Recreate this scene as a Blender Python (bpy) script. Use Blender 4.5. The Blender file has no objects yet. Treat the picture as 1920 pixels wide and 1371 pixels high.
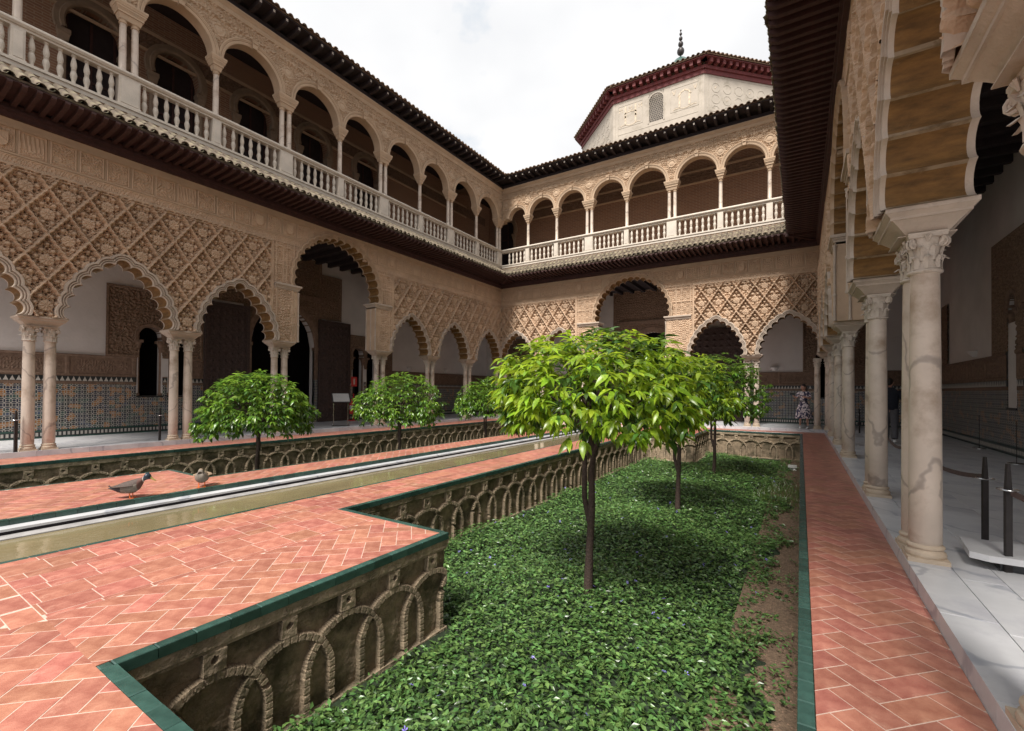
import bpy, math, random
import numpy as np
PI = math.pi
random.seed(7); rng = np.random.default_rng(7)
S = bpy.context.scene
C = S.collection

# ---------------------------------------------------------------- camera, sky, sun, exposure
def camera_basis(y, p, r):
    cy, sy, cp, sp, cr, sr = math.cos(y), math.sin(y), math.cos(p), math.sin(p), math.cos(r), math.sin(r)
    fw = np.array([-sy*cp, cy*cp, sp]); rt = np.array([cy, sy, 0.0]); up = np.cross(rt, fw)
    return rt*cr + up*sr, up*cr - rt*sr, fw
cam = bpy.data.cameras.new('camera'); camo = bpy.data.objects.new('camera', cam); C.objects.link(camo)
from mathutils import Matrix, Vector
rt, up, fw = camera_basis(math.radians(32.5), math.radians(.5665), math.radians(.4313))
camo.matrix_world = Matrix(((rt[0], up[0], -fw[0], 0), (rt[1], up[1], -fw[1], 0), (rt[2], up[2], -fw[2], 1.5), (0, 0, 0, 1)))
cam.sensor_fit = 'HORIZONTAL'; cam.sensor_width = 36; cam.lens = 849.5/1920*36
cam.shift_y = 39.0/1920; cam.clip_start = .05; cam.clip_end = 400
S.camera = camo
SUN_ELEV, SUN_AZ = math.radians(54), math.radians(174)      # azimuth measured from +Y towards +X
world = bpy.data.worlds.new('World'); S.world = world; world.use_nodes = True
wn, wl = world.node_tree.nodes, world.node_tree.links
wn.clear()
sky = wn.new('ShaderNodeTexSky'); sky.sky_type = 'NISHITA'; sky.sun_disc = False
sky.sun_elevation = SUN_ELEV; sky.sun_rotation = SUN_AZ
tc = wn.new('ShaderNodeTexCoord'); mp = wn.new('ShaderNodeMapping'); mp.inputs['Scale'].default_value = (1, 1, 1.6)
mp.inputs['Location'].default_value = (7.1, .8, 2.2)
cn = wn.new('ShaderNodeTexNoise'); cn.inputs['Scale'].default_value = 2.2; cn.inputs['Detail'].default_value = 7; cn.inputs['Roughness'].default_value = .55
cr = wn.new('ShaderNodeValToRGB'); cr.color_ramp.elements[0].position = .30; cr.color_ramp.elements[1].position = .42
c2 = wn.new('ShaderNodeTexNoise'); c2.inputs['Scale'].default_value = 3.1; c2.inputs['Detail'].default_value = 4
c2r = wn.new('ShaderNodeValToRGB'); c2r.color_ramp.elements[0].color = (4.2, 4.25, 4.36, 1); c2r.color_ramp.elements[1].color = (4.9, 4.9, 4.93, 1)
c2r.color_ramp.elements[0].position = .3; c2r.color_ramp.elements[1].position = .6
mix = wn.new('ShaderNodeMixRGB'); bg = wn.new('ShaderNodeBackground'); wo = wn.new('ShaderNodeOutputWorld')
bg.inputs['Strength'].default_value = .1
hs = wn.new('ShaderNodeMixRGB'); hs.inputs[0].default_value = .62; hs.inputs[2].default_value = (2.9, 3.7, 4.2, 1)   # thin high cloud over the blue gaps
wl.new(tc.outputs['Generated'], mp.inputs['Vector']); wl.new(mp.outputs[0], cn.inputs['Vector']); wl.new(mp.outputs[0], c2.inputs['Vector'])
wl.new(cn.outputs['Fac'], cr.inputs[0]); wl.new(c2.outputs['Fac'], c2r.inputs[0]); wl.new(cr.outputs[0], mix.inputs[0])
wl.new(sky.outputs[0], hs.inputs[1]); wl.new(hs.outputs[0], mix.inputs[1]); wl.new(c2r.outputs[0], mix.inputs[2])
wl.new(mix.outputs[0], bg.inputs[0]); wl.new(bg.outputs[0], wo.inputs[0])
sl = bpy.data.lights.new('sun', 'SUN'); sl.energy = 3.4; sl.angle = math.radians(16); sl.color = (1, .95, .88)
so = bpy.data.objects.new('sun', sl); C.objects.link(so)
sd = Vector((math.sin(SUN_AZ)*math.cos(SUN_ELEV), math.cos(SUN_AZ)*math.cos(SUN_ELEV), math.sin(SUN_ELEV)))
so.rotation_euler = (-sd).to_track_quat('-Z', 'Y').to_euler(); so.location = (0, 0, 40)
S.view_settings.view_transform = 'Standard'; S.view_settings.look = 'None'; S.view_settings.gamma = 1
S.view_settings.use_curve_mapping = False; S.view_settings.exposure = 1.06
S.cycles.use_denoising = True; S.cycles.max_bounces = 8; S.cycles.diffuse_bounces = 4

# ---------------------------------------------------------------- mesh helpers
def np_mesh(name, V, Fs, mats, mi=None, smooth=False, sharp=None):
    """Fs: list of int arrays (n,k) or list of index lists"""
    me = bpy.data.meshes.new(name)
    V = np.asarray(V, np.float32).reshape(-1, 3)
    if isinstance(Fs, np.ndarray): loops = Fs.reshape(-1); tot = np.full(len(Fs), Fs.shape[1])
    else:
        tot = np.array([len(f) for f in Fs], int); loops = np.fromiter((i for f in Fs for i in f), int, int(tot.sum()))
    me.vertices.add(len(V)); me.vertices.foreach_set('co', V.reshape(-1))
    me.loops.add(len(loops)); me.loops.foreach_set('vertex_index', loops.astype(np.int32))
    me.polygons.add(len(tot)); st = np.concatenate([[0], np.cumsum(tot)[:-1]])
    me.polygons.foreach_set('loop_start', st.astype(np.int32))
    if not isinstance(mats, (list, tuple)): mats = [mats]
    for m in mats: me.materials.append(m)
    if mi is not None: me.polygons.foreach_set('material_index', np.asarray(mi, np.int32))
    me.polygons.foreach_set('use_smooth', np.full(len(tot), bool(smooth)))
    me.update(calc_edges=True); me.validate()
    if smooth and sharp: me.set_sharp_from_angle(angle=math.radians(sharp))
    return me
class MB:
    def __init__(s): s.v = []; s.f = []; s.m = []
    def add(s, vs, fs, mi=0):
        o = len(s.v); s.v += [tuple(p) for p in vs]
        for f in fs: s.f.append([i+o for i in f]); s.m.append(mi)
        return s
    def box(s, x0, x1, y0, y1, z0, z1, mi=0):
        return s.add([(x0,y0,z0),(x1,y0,z0),(x1,y1,z0),(x0,y1,z0),(x0,y0,z1),(x1,y0,z1),(x1,y1,z1),(x0,y1,z1)],
                     [(3,2,1,0),(4,5,6,7),(0,1,5,4),(1,2,6,5),(2,3,7,6),(3,0,4,7)], mi)
    def frus(s, a, za, b, zb, mi=0):            # a,b = (x0,x1,y0,y1) rectangles at za, zb
        return s.add([(a[0],a[2],za),(a[1],a[2],za),(a[1],a[3],za),(a[0],a[3],za),(b[0],b[2],zb),(b[1],b[2],zb),(b[1],b[3],zb),(b[0],b[3],zb)],
                     [(3,2,1,0),(4,5,6,7),(0,1,5,4),(1,2,6,5),(2,3,7,6),(3,0,4,7)], mi)
    def prism(s, poly, y0, y1, mi=0):           # polygon in (x,z) (ccw seen from -y), from y0 to y1
        n = len(poly)
        return s.add([(x,y0,z) for x,z in poly]+[(x,y1,z) for x,z in poly],
                     [tuple(range(n)), tuple(range(2*n-1,n-1,-1))]+[((i+1)%n,i,n+i,n+(i+1)%n) for i in range(n)], mi)
    def lathe(s, prof, n=16, cx=0, cy=0, z0=0, mi=0, sx=1, sy=1, a0=0):
        vs = []; fs = []
        for r, z in prof:
            for k in range(n):
                a = a0+2*PI*k/n; vs.append((cx+r*sx*math.cos(a), cy+r*sy*math.sin(a), z0+z))
        for i in range(len(prof)-1):
            for k in range(n):
                k2 = (k+1)%n; fs.append((i*n+k, i*n+k2, (i+1)*n+k2, (i+1)*n+k))
        fs.append(tuple(range(n-1,-1,-1))); fs.append(tuple(range((len(prof)-1)*n, len(prof)*n)))
        return s.add(vs, fs, mi)
    def tube(s, pts, rad, n=8, mi=0, flat=1.0):
        P = [np.array(p, float) for p in pts]; vs = []; fs = []; u = None
        if not isinstance(rad, (list, tuple)): rad = [rad]*len(P)
        for i, p in enumerate(P):
            t = P[min(i+1,len(P)-1)]-P[max(i-1,0)]; t = t/(np.linalg.norm(t)+1e-9)
            if u is None: u = np.cross(t, (0,0,1) if abs(t[2]) < .9 else (1,0,0))
            u = u-t*(u@t); u = u/(np.linalg.norm(u)+1e-9); w = np.cross(t, u)
            for k in range(n):
                a = 2*PI*k/n; vs.append(p+rad[i]*(u*math.cos(a)+w*flat*math.sin(a)))
        for i in range(len(P)-1):
            for k in range(n):
                k2 = (k+1)%n; fs.append((i*n+k, i*n+k2, (i+1)*n+k2, (i+1)*n+k))
        fs.append(tuple(range(n-1,-1,-1))); fs.append(tuple(range((len(P)-1)*n, len(P)*n)))
        return s.add(vs, fs, mi)
    def mesh(s, name, mats, smooth=False, sharp=40): return np_mesh(name, s.v, s.f, mats, s.m, smooth, sharp)
    def build(s, name, mats, parent=None, smooth=False, sharp=40, **kw): return obj(name, s.mesh(name, mats, smooth, sharp), parent, **kw)
def obj(name, me, parent=None, loc=None, rot=None, scale=None, label=None, cat=None, group=None, kind=None):
    o = bpy.data.objects.new(name, me); C.objects.link(o)
    if parent: o.parent = parent
    if loc is not None: o.location = loc
    if rot is not None: o.rotation_euler = rot
    if scale is not None: o.scale = scale
    for k, v in (('label', label), ('category', cat), ('group', group), ('kind', kind)):
        if v: o[k] = v
    return o
def thing(name, label, cat, loc=(0,0,0), rotz=0, group=None): return obj(name, None, None, loc, (0,0,rotz), None, label, cat, group)

# ---------------------------------------------------------------- materials
def M(name, col, rough=.8, var=.15, scale=6, bump=0, bscale=60, col2=None, rnd=0, metal=0, spec=.5, stain=None, island=False, hue=0, stretch=None):
    """procedural material: noise between two shades, fine bump, optional random tint per piece, optional stains"""
    m = bpy.data.materials.new(name); m.use_nodes = True
    n, l = m.node_tree.nodes, m.node_tree.links; b = n['Principled BSDF']
    b.inputs['Roughness'].default_value = rough; b.inputs['Metallic'].default_value = metal; b.inputs['Specular IOR Level'].default_value = spec
    t = n.new('ShaderNodeTexCoord')
    no = n.new('ShaderNodeTexNoise'); no.inputs['Scale'].default_value = scale; no.inputs['Detail'].default_value = 6; no.inputs['Roughness'].default_value = .6
    tv = t.outputs['Object']
    if stretch:
        ms = n.new('ShaderNodeMapping'); ms.inputs['Scale'].default_value = stretch; l.new(tv, ms.inputs['Vector']); tv = ms.outputs[0]
    l.new(tv, no.inputs['Vector'])
    r = n.new('ShaderNodeValToRGB'); r.color_ramp.elements[0].position = .3; r.color_ramp.elements[1].position = .7
    c2 = col2 or tuple(c*(1+var) for c in col)
    r.color_ramp.elements[0].color = (*[c*(1-var) for c in col], 1); r.color_ramp.elements[1].color = (*c2, 1)
    l.new(no.outputs['Fac'], r.inputs[0]); out = r.outputs[0]
    if stain:                                               # (colour, scale, threshold)
        n2 = n.new('ShaderNodeTexNoise'); n2.inputs['Scale'].default_value = stain[1]; n2.inputs['Detail'].default_value = 8; n2.inputs['Roughness'].default_value = .65
        l.new(t.outputs['Object'], n2.inputs['Vector'])
        r2 = n.new('ShaderNodeValToRGB'); r2.color_ramp.elements[0].position = stain[2]; r2.color_ramp.elements[1].position = min(.99, stain[2]+.14)
        l.new(n2.outputs['Fac'], r2.inputs[0]); mx = n.new('ShaderNodeMixRGB'); mx.inputs[2].default_value = (*stain[0], 1)
        l.new(r2.outputs[0], mx.inputs[0]); l.new(out, mx.inputs[1]); out = mx.outputs[0]
    if rnd:
        oi = n.new('ShaderNodeObjectInfo'); src = oi.outputs['Random']
        if island:
            g = n.new('ShaderNodeNewGeometry'); ad = n.new('ShaderNodeMath'); ad.operation = 'ADD'; fr = n.new('ShaderNodeMath'); fr.operation = 'FRACT'
            l.new(oi.outputs['Random'], ad.inputs[0]); l.new(g.outputs['Random Per Island'], ad.inputs[1]); l.new(ad.outputs[0], fr.inputs[0]); src = fr.outputs[0]
        mr = n.new('ShaderNodeMapRange'); mr.inputs['To Min'].default_value = 1-rnd; mr.inputs['To Max'].default_value = 1+rnd
        l.new(src, mr.inputs['Value'])
        h = n.new('ShaderNodeHueSaturation'); l.new(mr.outputs[0], h.inputs['Value']); l.new(out, h.inputs['Color'])
        if hue:
            m2 = n.new('ShaderNodeMath'); m2.operation = 'MULTIPLY_ADD'; m2.inputs[1].default_value = 7.31; m2.inputs[2].default_value = .13
            f2 = n.new('ShaderNodeMath'); f2.operation = 'FRACT'; l.new(src, m2.inputs[0]); l.new(m2.outputs[0], f2.inputs[0])
            mh = n.new('ShaderNodeMapRange'); mh.inputs['To Min'].default_value = .5-hue; mh.inputs['To Max'].default_value = .5+hue
            l.new(f2.outputs[0], mh.inputs['Value']); l.new(mh.outputs[0], h.inputs['Hue'])
        out = h.outputs[0]
    l.new(out, b.inputs['Base Color'])
    if bump:
        nb = n.new('ShaderNodeTexNoise'); nb.inputs['Scale'].default_value = bscale; nb.inputs['Detail'].default_value = 5
        l.new(t.outputs['Object'], nb.inputs['Vector'])
        bp = n.new('ShaderNodeBump'); bp.inputs['Strength'].default_value = bump; bp.inputs['Distance'].default_value = .02
        l.new(nb.outputs['Fac'], bp.inputs['Height']); l.new(bp.outputs[0], b.inputs['Normal'])
    return m
STUCCO = M('carved_stucco', (.50,.36,.25), .9, .18, 1.3, .5, 70, stain=((.46,.36,.28), 2.3, .62))
STUCCO_LT = M('pale_stucco', (.46,.335,.23), .9, .12, 2, .4, 60, stain=((.36,.29,.22), 3.0, .6))
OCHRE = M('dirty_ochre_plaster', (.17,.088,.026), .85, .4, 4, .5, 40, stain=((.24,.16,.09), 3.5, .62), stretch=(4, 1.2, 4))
WORN_HILITE = M('worn_painted_highlight_edge', (.30,.22,.14), .9, .3, 5, .4, 40, stain=((.13,.075,.03), 4, .52))  # pale lobe edges: some wear, plus the lit band painted in as colour
SHELLST = M('carved_impost_stone', (.46,.38,.31), .8, .15, 4, .3, 50, stain=((.28,.22,.17), 4, .6))
OLDST = M('brown_old_stone', (.27,.20,.145), .85, .2, 4, .3, 40)
def marble(name, a, vein, sc, rough, stain=None):
    m = M(name, a, rough, .10, 3, .05, 80, stain=stain)
    n, l = m.node_tree.nodes, m.node_tree.links; b = n['Principled BSDF']
    src = b.inputs['Base Color'].links[0].from_socket
    t = n.new('ShaderNodeTexCoord'); w = n.new('ShaderNodeTexWave'); w.inputs['Scale'].default_value = sc; w.inputs['Distortion'].default_value = 9
    w.inputs['Detail'].default_value = 5; w.inputs['Detail Scale'].default_value = 1.2; w.bands_direction = 'DIAGONAL'
    mpn = n.new('ShaderNodeMapping'); oi = n.new('ShaderNodeObjectInfo'); cx = n.new('ShaderNodeCombineXYZ'); ml = n.new('ShaderNodeMath'); ml.operation = 'MULTIPLY'; ml.inputs[1].default_value = 37
    l.new(oi.outputs['Random'], ml.inputs[0]); l.new(ml.outputs[0], cx.inputs[0]); l.new(ml.outputs[0], cx.inputs[2]); l.new(cx.outputs[0], mpn.inputs['Location'])
    l.new(t.outputs['Object'], mpn.inputs['Vector']); l.new(mpn.outputs[0], w.inputs['Vector'])
    r = n.new('ShaderNodeValToRGB'); r.color_ramp.elements[0].position = .0; r.color_ramp.elements[0].color = (1,1,1,1); r.color_ramp.elements[1].position = .02; r.color_ramp.elements[1].color = (0,0,0,1)
    l.new(w.outputs['Fac'], r.inputs[0])
    mm = n.new('ShaderNodeMath'); mm.operation = 'MULTIPLY'; mm.inputs[1].default_value = .6; l.new(r.outputs[0], mm.inputs[0])
    mx = n.new('ShaderNodeMixRGB'); mx.inputs[2].default_value = (*vein, 1); l.new(mm.outputs[0], mx.inputs[0]); l.new(src, mx.inputs[1]); l.new(mx.outputs[0], b.inputs['Base Color'])
    return m
COLM = marble('veined_column_marble', (.58,.49,.41), (.22,.18,.16), .7, .40, ((.36,.27,.20), 1.6, .50))
FLOORM = marble('grey_veined_floor_marble', (.54,.54,.555), (.22,.24,.29), .6, .30, ((.42,.42,.45), 1.3, .5))
BALM = M('weathered_white_marble', (.54,.48,.41), .6, .12, 3, .2, 60, stain=((.34,.27,.21), 5, .63))
CAPM = M('carved_marble', (.52,.45,.38), .6, .16, 9, .3, 60, stain=((.28,.22,.17), 9, .58))
BASEM = M('warm_stone_base', (.50,.40,.30), .65, .15, 6, .2, 50, stain=((.33,.24,.17), 7, .6))
WOOD = M('dark_red_timber', (.050,.020,.018), .75, .35, 8, .3, 40)
WOODD = M('black_brown_timber', (.022,.014,.016), .8, .3, 6, .2, 40)
TILE = M('weathered_clay_roof_tile', (.20,.125,.085), .85, .3, 7, .4, 40, stain=((.27,.24,.14), 6, .52), rnd=.25, island=True)
TILEBK = M('old_lichen_clay_tile', (.14,.108,.08), .9, .3, 9, .4, 40, stain=((.21,.185,.115), 8, .5), rnd=.25, island=True)
PLASTER = M('grey_white_plaster', (.60,.565,.55), .9, .08, 1.2, .25, 12)
BROWNP = M('brown_carved_plaster', (.19,.125,.085), .9, .45, 22, .9, 45)
BROWNF = M('brown_carved_frieze', (.185,.12,.085), .9, .3, 10, .5, 60)
DOORW = M('carved_dark_door_wood', (.05,.03,.026), .7, .5, 16, .8, 30)
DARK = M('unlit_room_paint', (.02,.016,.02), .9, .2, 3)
IRON = M('dark_grey_iron', (.05,.045,.045), .5, .2, 20, metal=.6)
STEEL = M('polished_steel', (.5,.5,.5), .25, .1, 20, metal=1)
ROPE = M('brown_webbing', (.07,.045,.04), .8, .2, 30)
TERRA = M('terracotta_tile', (.37,.122,.086), .38, .24, 9, .14, 90, col2=(.46,.20,.14), rnd=.17, island=True, hue=.009, stain=((.58,.33,.24), 2.6, .60))
GROUT = M('pale_mortar', (.52,.39,.32), .9, .2, 9, .2, 90)
GREEN = M('green_glazed_tile', (.030,.070,.058), .24, .25, 14, .04, 60, rnd=.28, island=True, stain=((.09,.12,.10), 12, .66))
PSTONE = M('weathered_planter_stone', (.24,.18,.12), .95, .4, 5, .9, 38, stain=((.075,.06,.035), 2.6, .48))
PBAND = M('pale_planter_stone', (.31,.24,.165), .95, .4, 6, .8, 50, stain=((.09,.075,.042), 2.4, .5))
SOIL = M('dry_garden_soil', (.15,.10,.065), 1, .4, 30, .8, 60)
WATERM = M('murky_pool_water', (.19,.155,.085), .03, .18, 1.2, .22, 3.2, spec=.5)
TRUNKM = M('dark_orange_tree_bark', (.045,.027,.021), .85, .35, 30, .7, 60)
def leafm(name, col, col2, rnd, trans):
    m = M(name, col, .30, .25, 9, 0, 10, col2=col2, rnd=rnd, island=True, hue=.02, spec=.5)
    n, l = m.node_tree.nodes, m.node_tree.links; b = n['Principled BSDF']; o = n['Material Output']
    t = n.new('ShaderNodeBsdfTranslucent'); mx = n.new('ShaderNodeMixShader'); mx.inputs[0].default_value = trans
    hsv = n.new('ShaderNodeHueSaturation'); hsv.inputs['Value'].default_value = 1.7; hsv.inputs['Hue'].default_value = .485
    l.new(b.inputs['Base Color'].links[0].from_socket, hsv.inputs['Color']); l.new(hsv.outputs[0], t.inputs['Color'])
    l.new(b.outputs[0], mx.inputs[1]); l.new(t.outputs[0], mx.inputs[2]); l.new(mx.outputs[0], o.inputs['Surface'])
    return m
LEAF_Y = leafm('young_orange_tree_leaf', (.16,.28,.018), (.30,.43,.035), .40, .42)
LEAF_D = leafm('dark_orange_tree_leaf', (.085,.18,.020), (.17,.30,.035), .42, .34)
LEAF_O = leafm('old_orange_tree_leaf', (.040,.095,.016), (.075,.15,.022), .35, .26)
IVY = leafm('periwinkle_leaf', (.046,.108,.027), (.125,.225,.065), .6, .18)
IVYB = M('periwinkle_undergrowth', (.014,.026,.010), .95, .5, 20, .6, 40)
FLOWER = M('violet_flower', (.22,.17,.60), .7, .2, 20)
WHITE = M('white_glaze', (.46,.43,.39), .5, .1, 10)
BLACKT = M('black_glaze', (.02,.022,.025), .3, .2, 10)
BRICK = bpy.data.materials.new('thin_old_brick'); BRICK.use_nodes = True
def _brick():
    n, l = BRICK.node_tree.nodes, BRICK.node_tree.links; b = n['Principled BSDF']; b.inputs['Roughness'].default_value = .9
    t = n.new('ShaderNodeTexCoord'); sp = n.new('ShaderNodeSeparateXYZ'); cb = n.new('ShaderNodeCombineXYZ')
    k = n.new('ShaderNodeTexBrick'); k.inputs['Scale'].default_value = 1; k.inputs['Brick Width'].default_value = .30; k.inputs['Row Height'].default_value = .075; k.inputs['Mortar Size'].default_value = .012
    k.inputs['Color1'].default_value = (.30,.16,.098,1); k.inputs['Color2'].default_value = (.23,.12,.08,1); k.inputs['Mortar'].default_value = (.34,.25,.18,1)
    l.new(t.outputs['Object'], sp.inputs[0]); l.new(sp.outputs[0], cb.inputs[0]); l.new(sp.outputs[2], cb.inputs[1]); l.new(cb.outputs[0], k.inputs['Vector'])
    l.new(k.outputs['Color'], b.inputs['Base Color'])
    bp = n.new('ShaderNodeBump'); bp.inputs['Strength'].default_value = .5; bp.inputs['Distance'].default_value = .01; l.new(k.outputs['Fac'], bp.inputs['Height']); bp.invert = True; l.new(bp.outputs[0], b.inputs['Normal'])
_brick()
def dado_mat():
    m = bpy.data.materials.new('geometric_tile_mosaic'); m.use_nodes = True
    n, l = m.node_tree.nodes, m.node_tree.links; b = n['Principled BSDF']; b.inputs['Roughness'].default_value = .3
    t = n.new('ShaderNodeTexCoord'); sp = n.new('ShaderNodeSeparateXYZ'); l.new(t.outputs['Object'], sp.inputs[0])
    def mth(op, a, bb=None):
        q = n.new('ShaderNodeMath'); q.operation = op
        for i, x in enumerate((a, bb)):
            if x is None: continue
            if isinstance(x, (int, float)): q.inputs[i].default_value = x
            else: l.new(x, q.inputs[i])
        return q.outputs[0]
    X, Z = sp.outputs[0], sp.outputs[2]
    P = .115
    a = mth('COSINE', mth('MULTIPLY', X, 2*PI/P)); c = mth('COSINE', mth('MULTIPLY', Z, 2*PI/P))
    d1 = mth('COSINE', mth('MULTIPLY', mth('ADD', X, Z), 2*PI/P)); d2 = mth('COSINE', mth('MULTIPLY', mth('SUBTRACT', X, Z), 2*PI/P))
    q = mth('ADD', mth('ADD', a, c), mth('MULTIPLY', mth('ADD', d1, d2), .8))
    v = n.new('ShaderNodeTexVoronoi'); v.inputs['Scale'].default_value = 1/P*1.0; l.new(t.outputs['Object'], v.inputs['Vector'])
    rr = n.new('ShaderNodeValToRGB'); e = rr.color_ramp; e.interpolation = 'CONSTANT'
    e.elements[0].position = 0; e.elements[0].color = (.018,.022,.045,1)
    for pos, col in ((.45,(.025,.028,.03,1)),(.58,(.30,.13,.035,1)),(.68,(.03,.07,.06,1)),(.80,(.05,.07,.12,1)),(.9,(.02,.02,.022,1))):
        k = e.elements.new(pos); k.color = col
    e.elements[len(e.elements)-1].color = (.02,.02,.02,1)
    l.new(v.outputs['Color'], rr.inputs[0])
    f = mth('GREATER_THAN', mth('ABSOLUTE', mth('SUBTRACT', q, .1)), .78)
    mx = n.new('ShaderNodeMixRGB'); l.new(f, mx.inputs[0]); mx.inputs[1].default_value = (.36,.34,.31,1); l.new(rr.outputs[0], mx.inputs[2])
    l.new(mx.outputs[0], b.inputs['Base Color']); return m
DADO = dado_mat()
TOWERP = M('painted_tower_plaster', (.40,.355,.30), .9, .12, 1.5, .25, 25, stain=((.29,.255,.205), 1.6, .54))
PAINTO = M('faded_ochre_paint', (.50,.42,.32), .9, .3, 8)
PAINTL = M('grey_sgraffito_line', (.40,.36,.30), .9, .2, 8)
REDW = M('red_painted_timber', (.13,.026,.026), .7, .3, 5, .2, 30)

# ---------------------------------------------------------------- carved relief functions (s along the wall, z up, result = height towards the courtyard)
def sstep(a, b, x):
    t = np.clip((x-a)/(b-a), 0, 1); return t*t*(3-2*t)
def arabesque(s, z, p=.12, seed=0.0, amp=.014):
    a = np.sin(2*PI*s/p+2.3*np.sin(2*PI*z/(p*1.7)+seed)); b = np.sin(2*PI*z/p+2.3*np.sin(2*PI*s/(p*1.9)+1.3*seed+.7))
    return amp*np.tanh(2.6*a*b)
LW, LH, LZ = .675, 1.0, 4.83
def sebka(s, z, sr):
    """lattice of lozenges: returns height and cell id (-1 = rib)"""
    p = (s-sr)/LW+(z-LZ)/LH; q = (s-sr)/LW-(z-LZ)/LH
    g = math.hypot(1/LW, 1/LH)
    al = z*1.0
    wob = .004*np.sin(2*PI*al/.105)+.003*np.sign(np.sin(2*PI*al/.105))
    d = np.minimum(np.abs(p-np.round(p)), np.abs(q-np.round(q)))/g+wob
    pc, qc = np.floor(p), np.floor(q)
    a = s-(sr+LW*(pc+qc+1)/2); b = z-(LZ+LH*(pc-qc)/2)
    r = np.hypot(a, b+.05); th = np.arctan2(b+.05, a)
    h = arabesque(a, b, .10, 1.1, .022)-.014
    ros = np.where(r < .12, .030*(.6+.4*np.cos(8*th))*np.sqrt(np.clip(1-(r/.12)**2, 0, 1))+.004, 0)
    h = np.where(r < .12, ros, h)
    for bx, bz, br in ((.095,.15,.045),(-.095,.15,.045),(.17,.0,.042),(-.17,.0,.042),(0,.29,.035),(.08,-.24,.04),(-.08,-.24,.04)):
        rr = np.hypot(a-bx, b-bz); h = np.where(rr < br, np.maximum(h, .005+.042*np.sqrt(np.clip(1-(rr/br)**2, 0, 1))), h)
    for bx, bz, br in ((.0,.20,.026),(.05,.24,.02),(-.05,.24,.02),(.15,.09,.024),(-.15,.09,.024),(.13,-.12,.026),(-.13,-.12,.026),(0,-.26,.022),(.21,-.07,.018),(-.21,-.07,.018),(.06,.07,.016),(-.06,.07,.016),(.0,-.19,.02),(.10,-.33,.016),(-.10,-.33,.016),(.07,.33,.018),(-.07,.33,.018),(0,.38,.016),(.24,.0,.014),(-.24,0,.014)):
        rr = np.hypot(a-bx, b-bz); h = np.where(rr < br, -.095, h)
    rib = d < .034
    hr = .055+.045*(1-sstep(.010, .026, d))
    return np.where(rib, hr, h), np.where(rib, -1, ((pc+500)*1000+(qc+500)))
class Arch:                                              # scalloped arch: guide curve, lobe centres, lobe radius
    def __init__(s, sc, zs, kind):
        s.sc, s.zs, s.kind = sc, zs, kind
        if kind == 'small':
            a, h = .90, 1.42; c = (h*h-a*a)/(2*a); R = a+c; s.c, s.R = c, R
            tot = math.asin(h/R); n = 6; half = [tot*R*(k+.5)/(n+.5) for k in range(n)]
            s.D = tot*R/(n+.5)
            pts = [(R*math.cos(x/R)-c, zs+R*math.sin(x/R)) for x in half]
            s.w = .98
        else:
            R = 1.60; zc = zs+.22; s.R, s.zc = R, zc; a0 = -math.asin(.22/R); tot = PI/2-a0; n = 9; s.D = tot*R/(n+.5)
            pts = [(R*math.cos(a0+tot*(k+.5)/(n+.5)), zc+R*math.sin(a0+tot*(k+.5)/(n+.5))) for k in range(n)]
            s.w = 1.72
        apex = (0, zs+1.42-.01) if kind == 'small' else (0, s.zc+s.R)
        s.cs = [(sc+x, z) for x, z in pts]+[(sc+apex[0], apex[1])]+[(sc-x, z) for x, z in pts[::-1]]
        s.r = s.D*.53
    def inside(s, S_, Z_, grow):
        x = S_-s.sc
        if s.kind == 'small': m = (np.hypot(x+s.c, Z_-s.zs) < s.R) & (np.hypot(x-s.c, Z_-s.zs) < s.R) & (Z_ > s.zs-.5)
        else: m = (np.hypot(x, Z_-s.zc) < s.R) | ((np.abs(x) < 1.60) & (Z_ < s.zc))
        for cx, cz in s.cs: m |= np.hypot(S_-cx, Z_-cz) < s.r+grow
        return m
    def mesh(s, depth, name, mats):
        """front mouldings (material 0) and deep lobed soffit (material 1); also a plain back fillet"""
        prof = [(.15,depth),(.0,depth+.02),(0,depth-.03),(.0,-.02),(.012,-.055),(.03,-.055),(.036,-.025),(.05,-.025),(.056,-.068),(.072,-.068),(.078,-.034),(.094,-.034),(.102,-.085),(.142,-.085),(.152,-.03),(.153,.12)]
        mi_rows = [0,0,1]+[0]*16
        V = []; F = []; mi = []
        cs = s.cs; n = 9
        ext = [(cs[0][0], 2*s.zs-cs[0][1])]+cs+[(cs[-1][0], 2*s.zs-cs[-1][1])]
        for i in range(1, len(ext)-1):
            c, pv, nx = np.array(ext[i]), np.array(ext[i-1]), np.array(ext[i+1])
            apv = math.atan2(*(pv-c)[::-1]); anx = math.atan2(*(nx-c)[::-1])
            dp, dn = np.linalg.norm(pv-c)/2, np.linalg.norm(nx-c)/2
            base = len(V)
            for w, y in prof:
                ro = s.r+w
                a1 = apv+math.acos(min(1, dp/ro)); a2 = anx-math.acos(min(1, dn/ro))
                while a2 < a1: a2 += 2*PI
                if a2-a1 > 2*PI: a2 -= 2*PI
                for k in range(n):
                    a = a1+(a2-a1)*k/(n-1); V.append((c[0]+ro*math.cos(a), y, c[1]+ro*math.sin(a)))
            for j in range(len(prof)-1):
                for k in range(n-1):
                    F.append((base+j*n+k, base+j*n+k+1, base+(j+1)*n+k+1, base+(j+1)*n+k)); mi.append(2 if j == 2 and (k == 0 or (k == n-2 and i % 2)) else mi_rows[j])  # end strips of each lobe get the paler wear-and-painted-highlight colour
        return np_mesh(name, V, [f[::-1] for f in F], mats, mi, True, 38)
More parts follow.
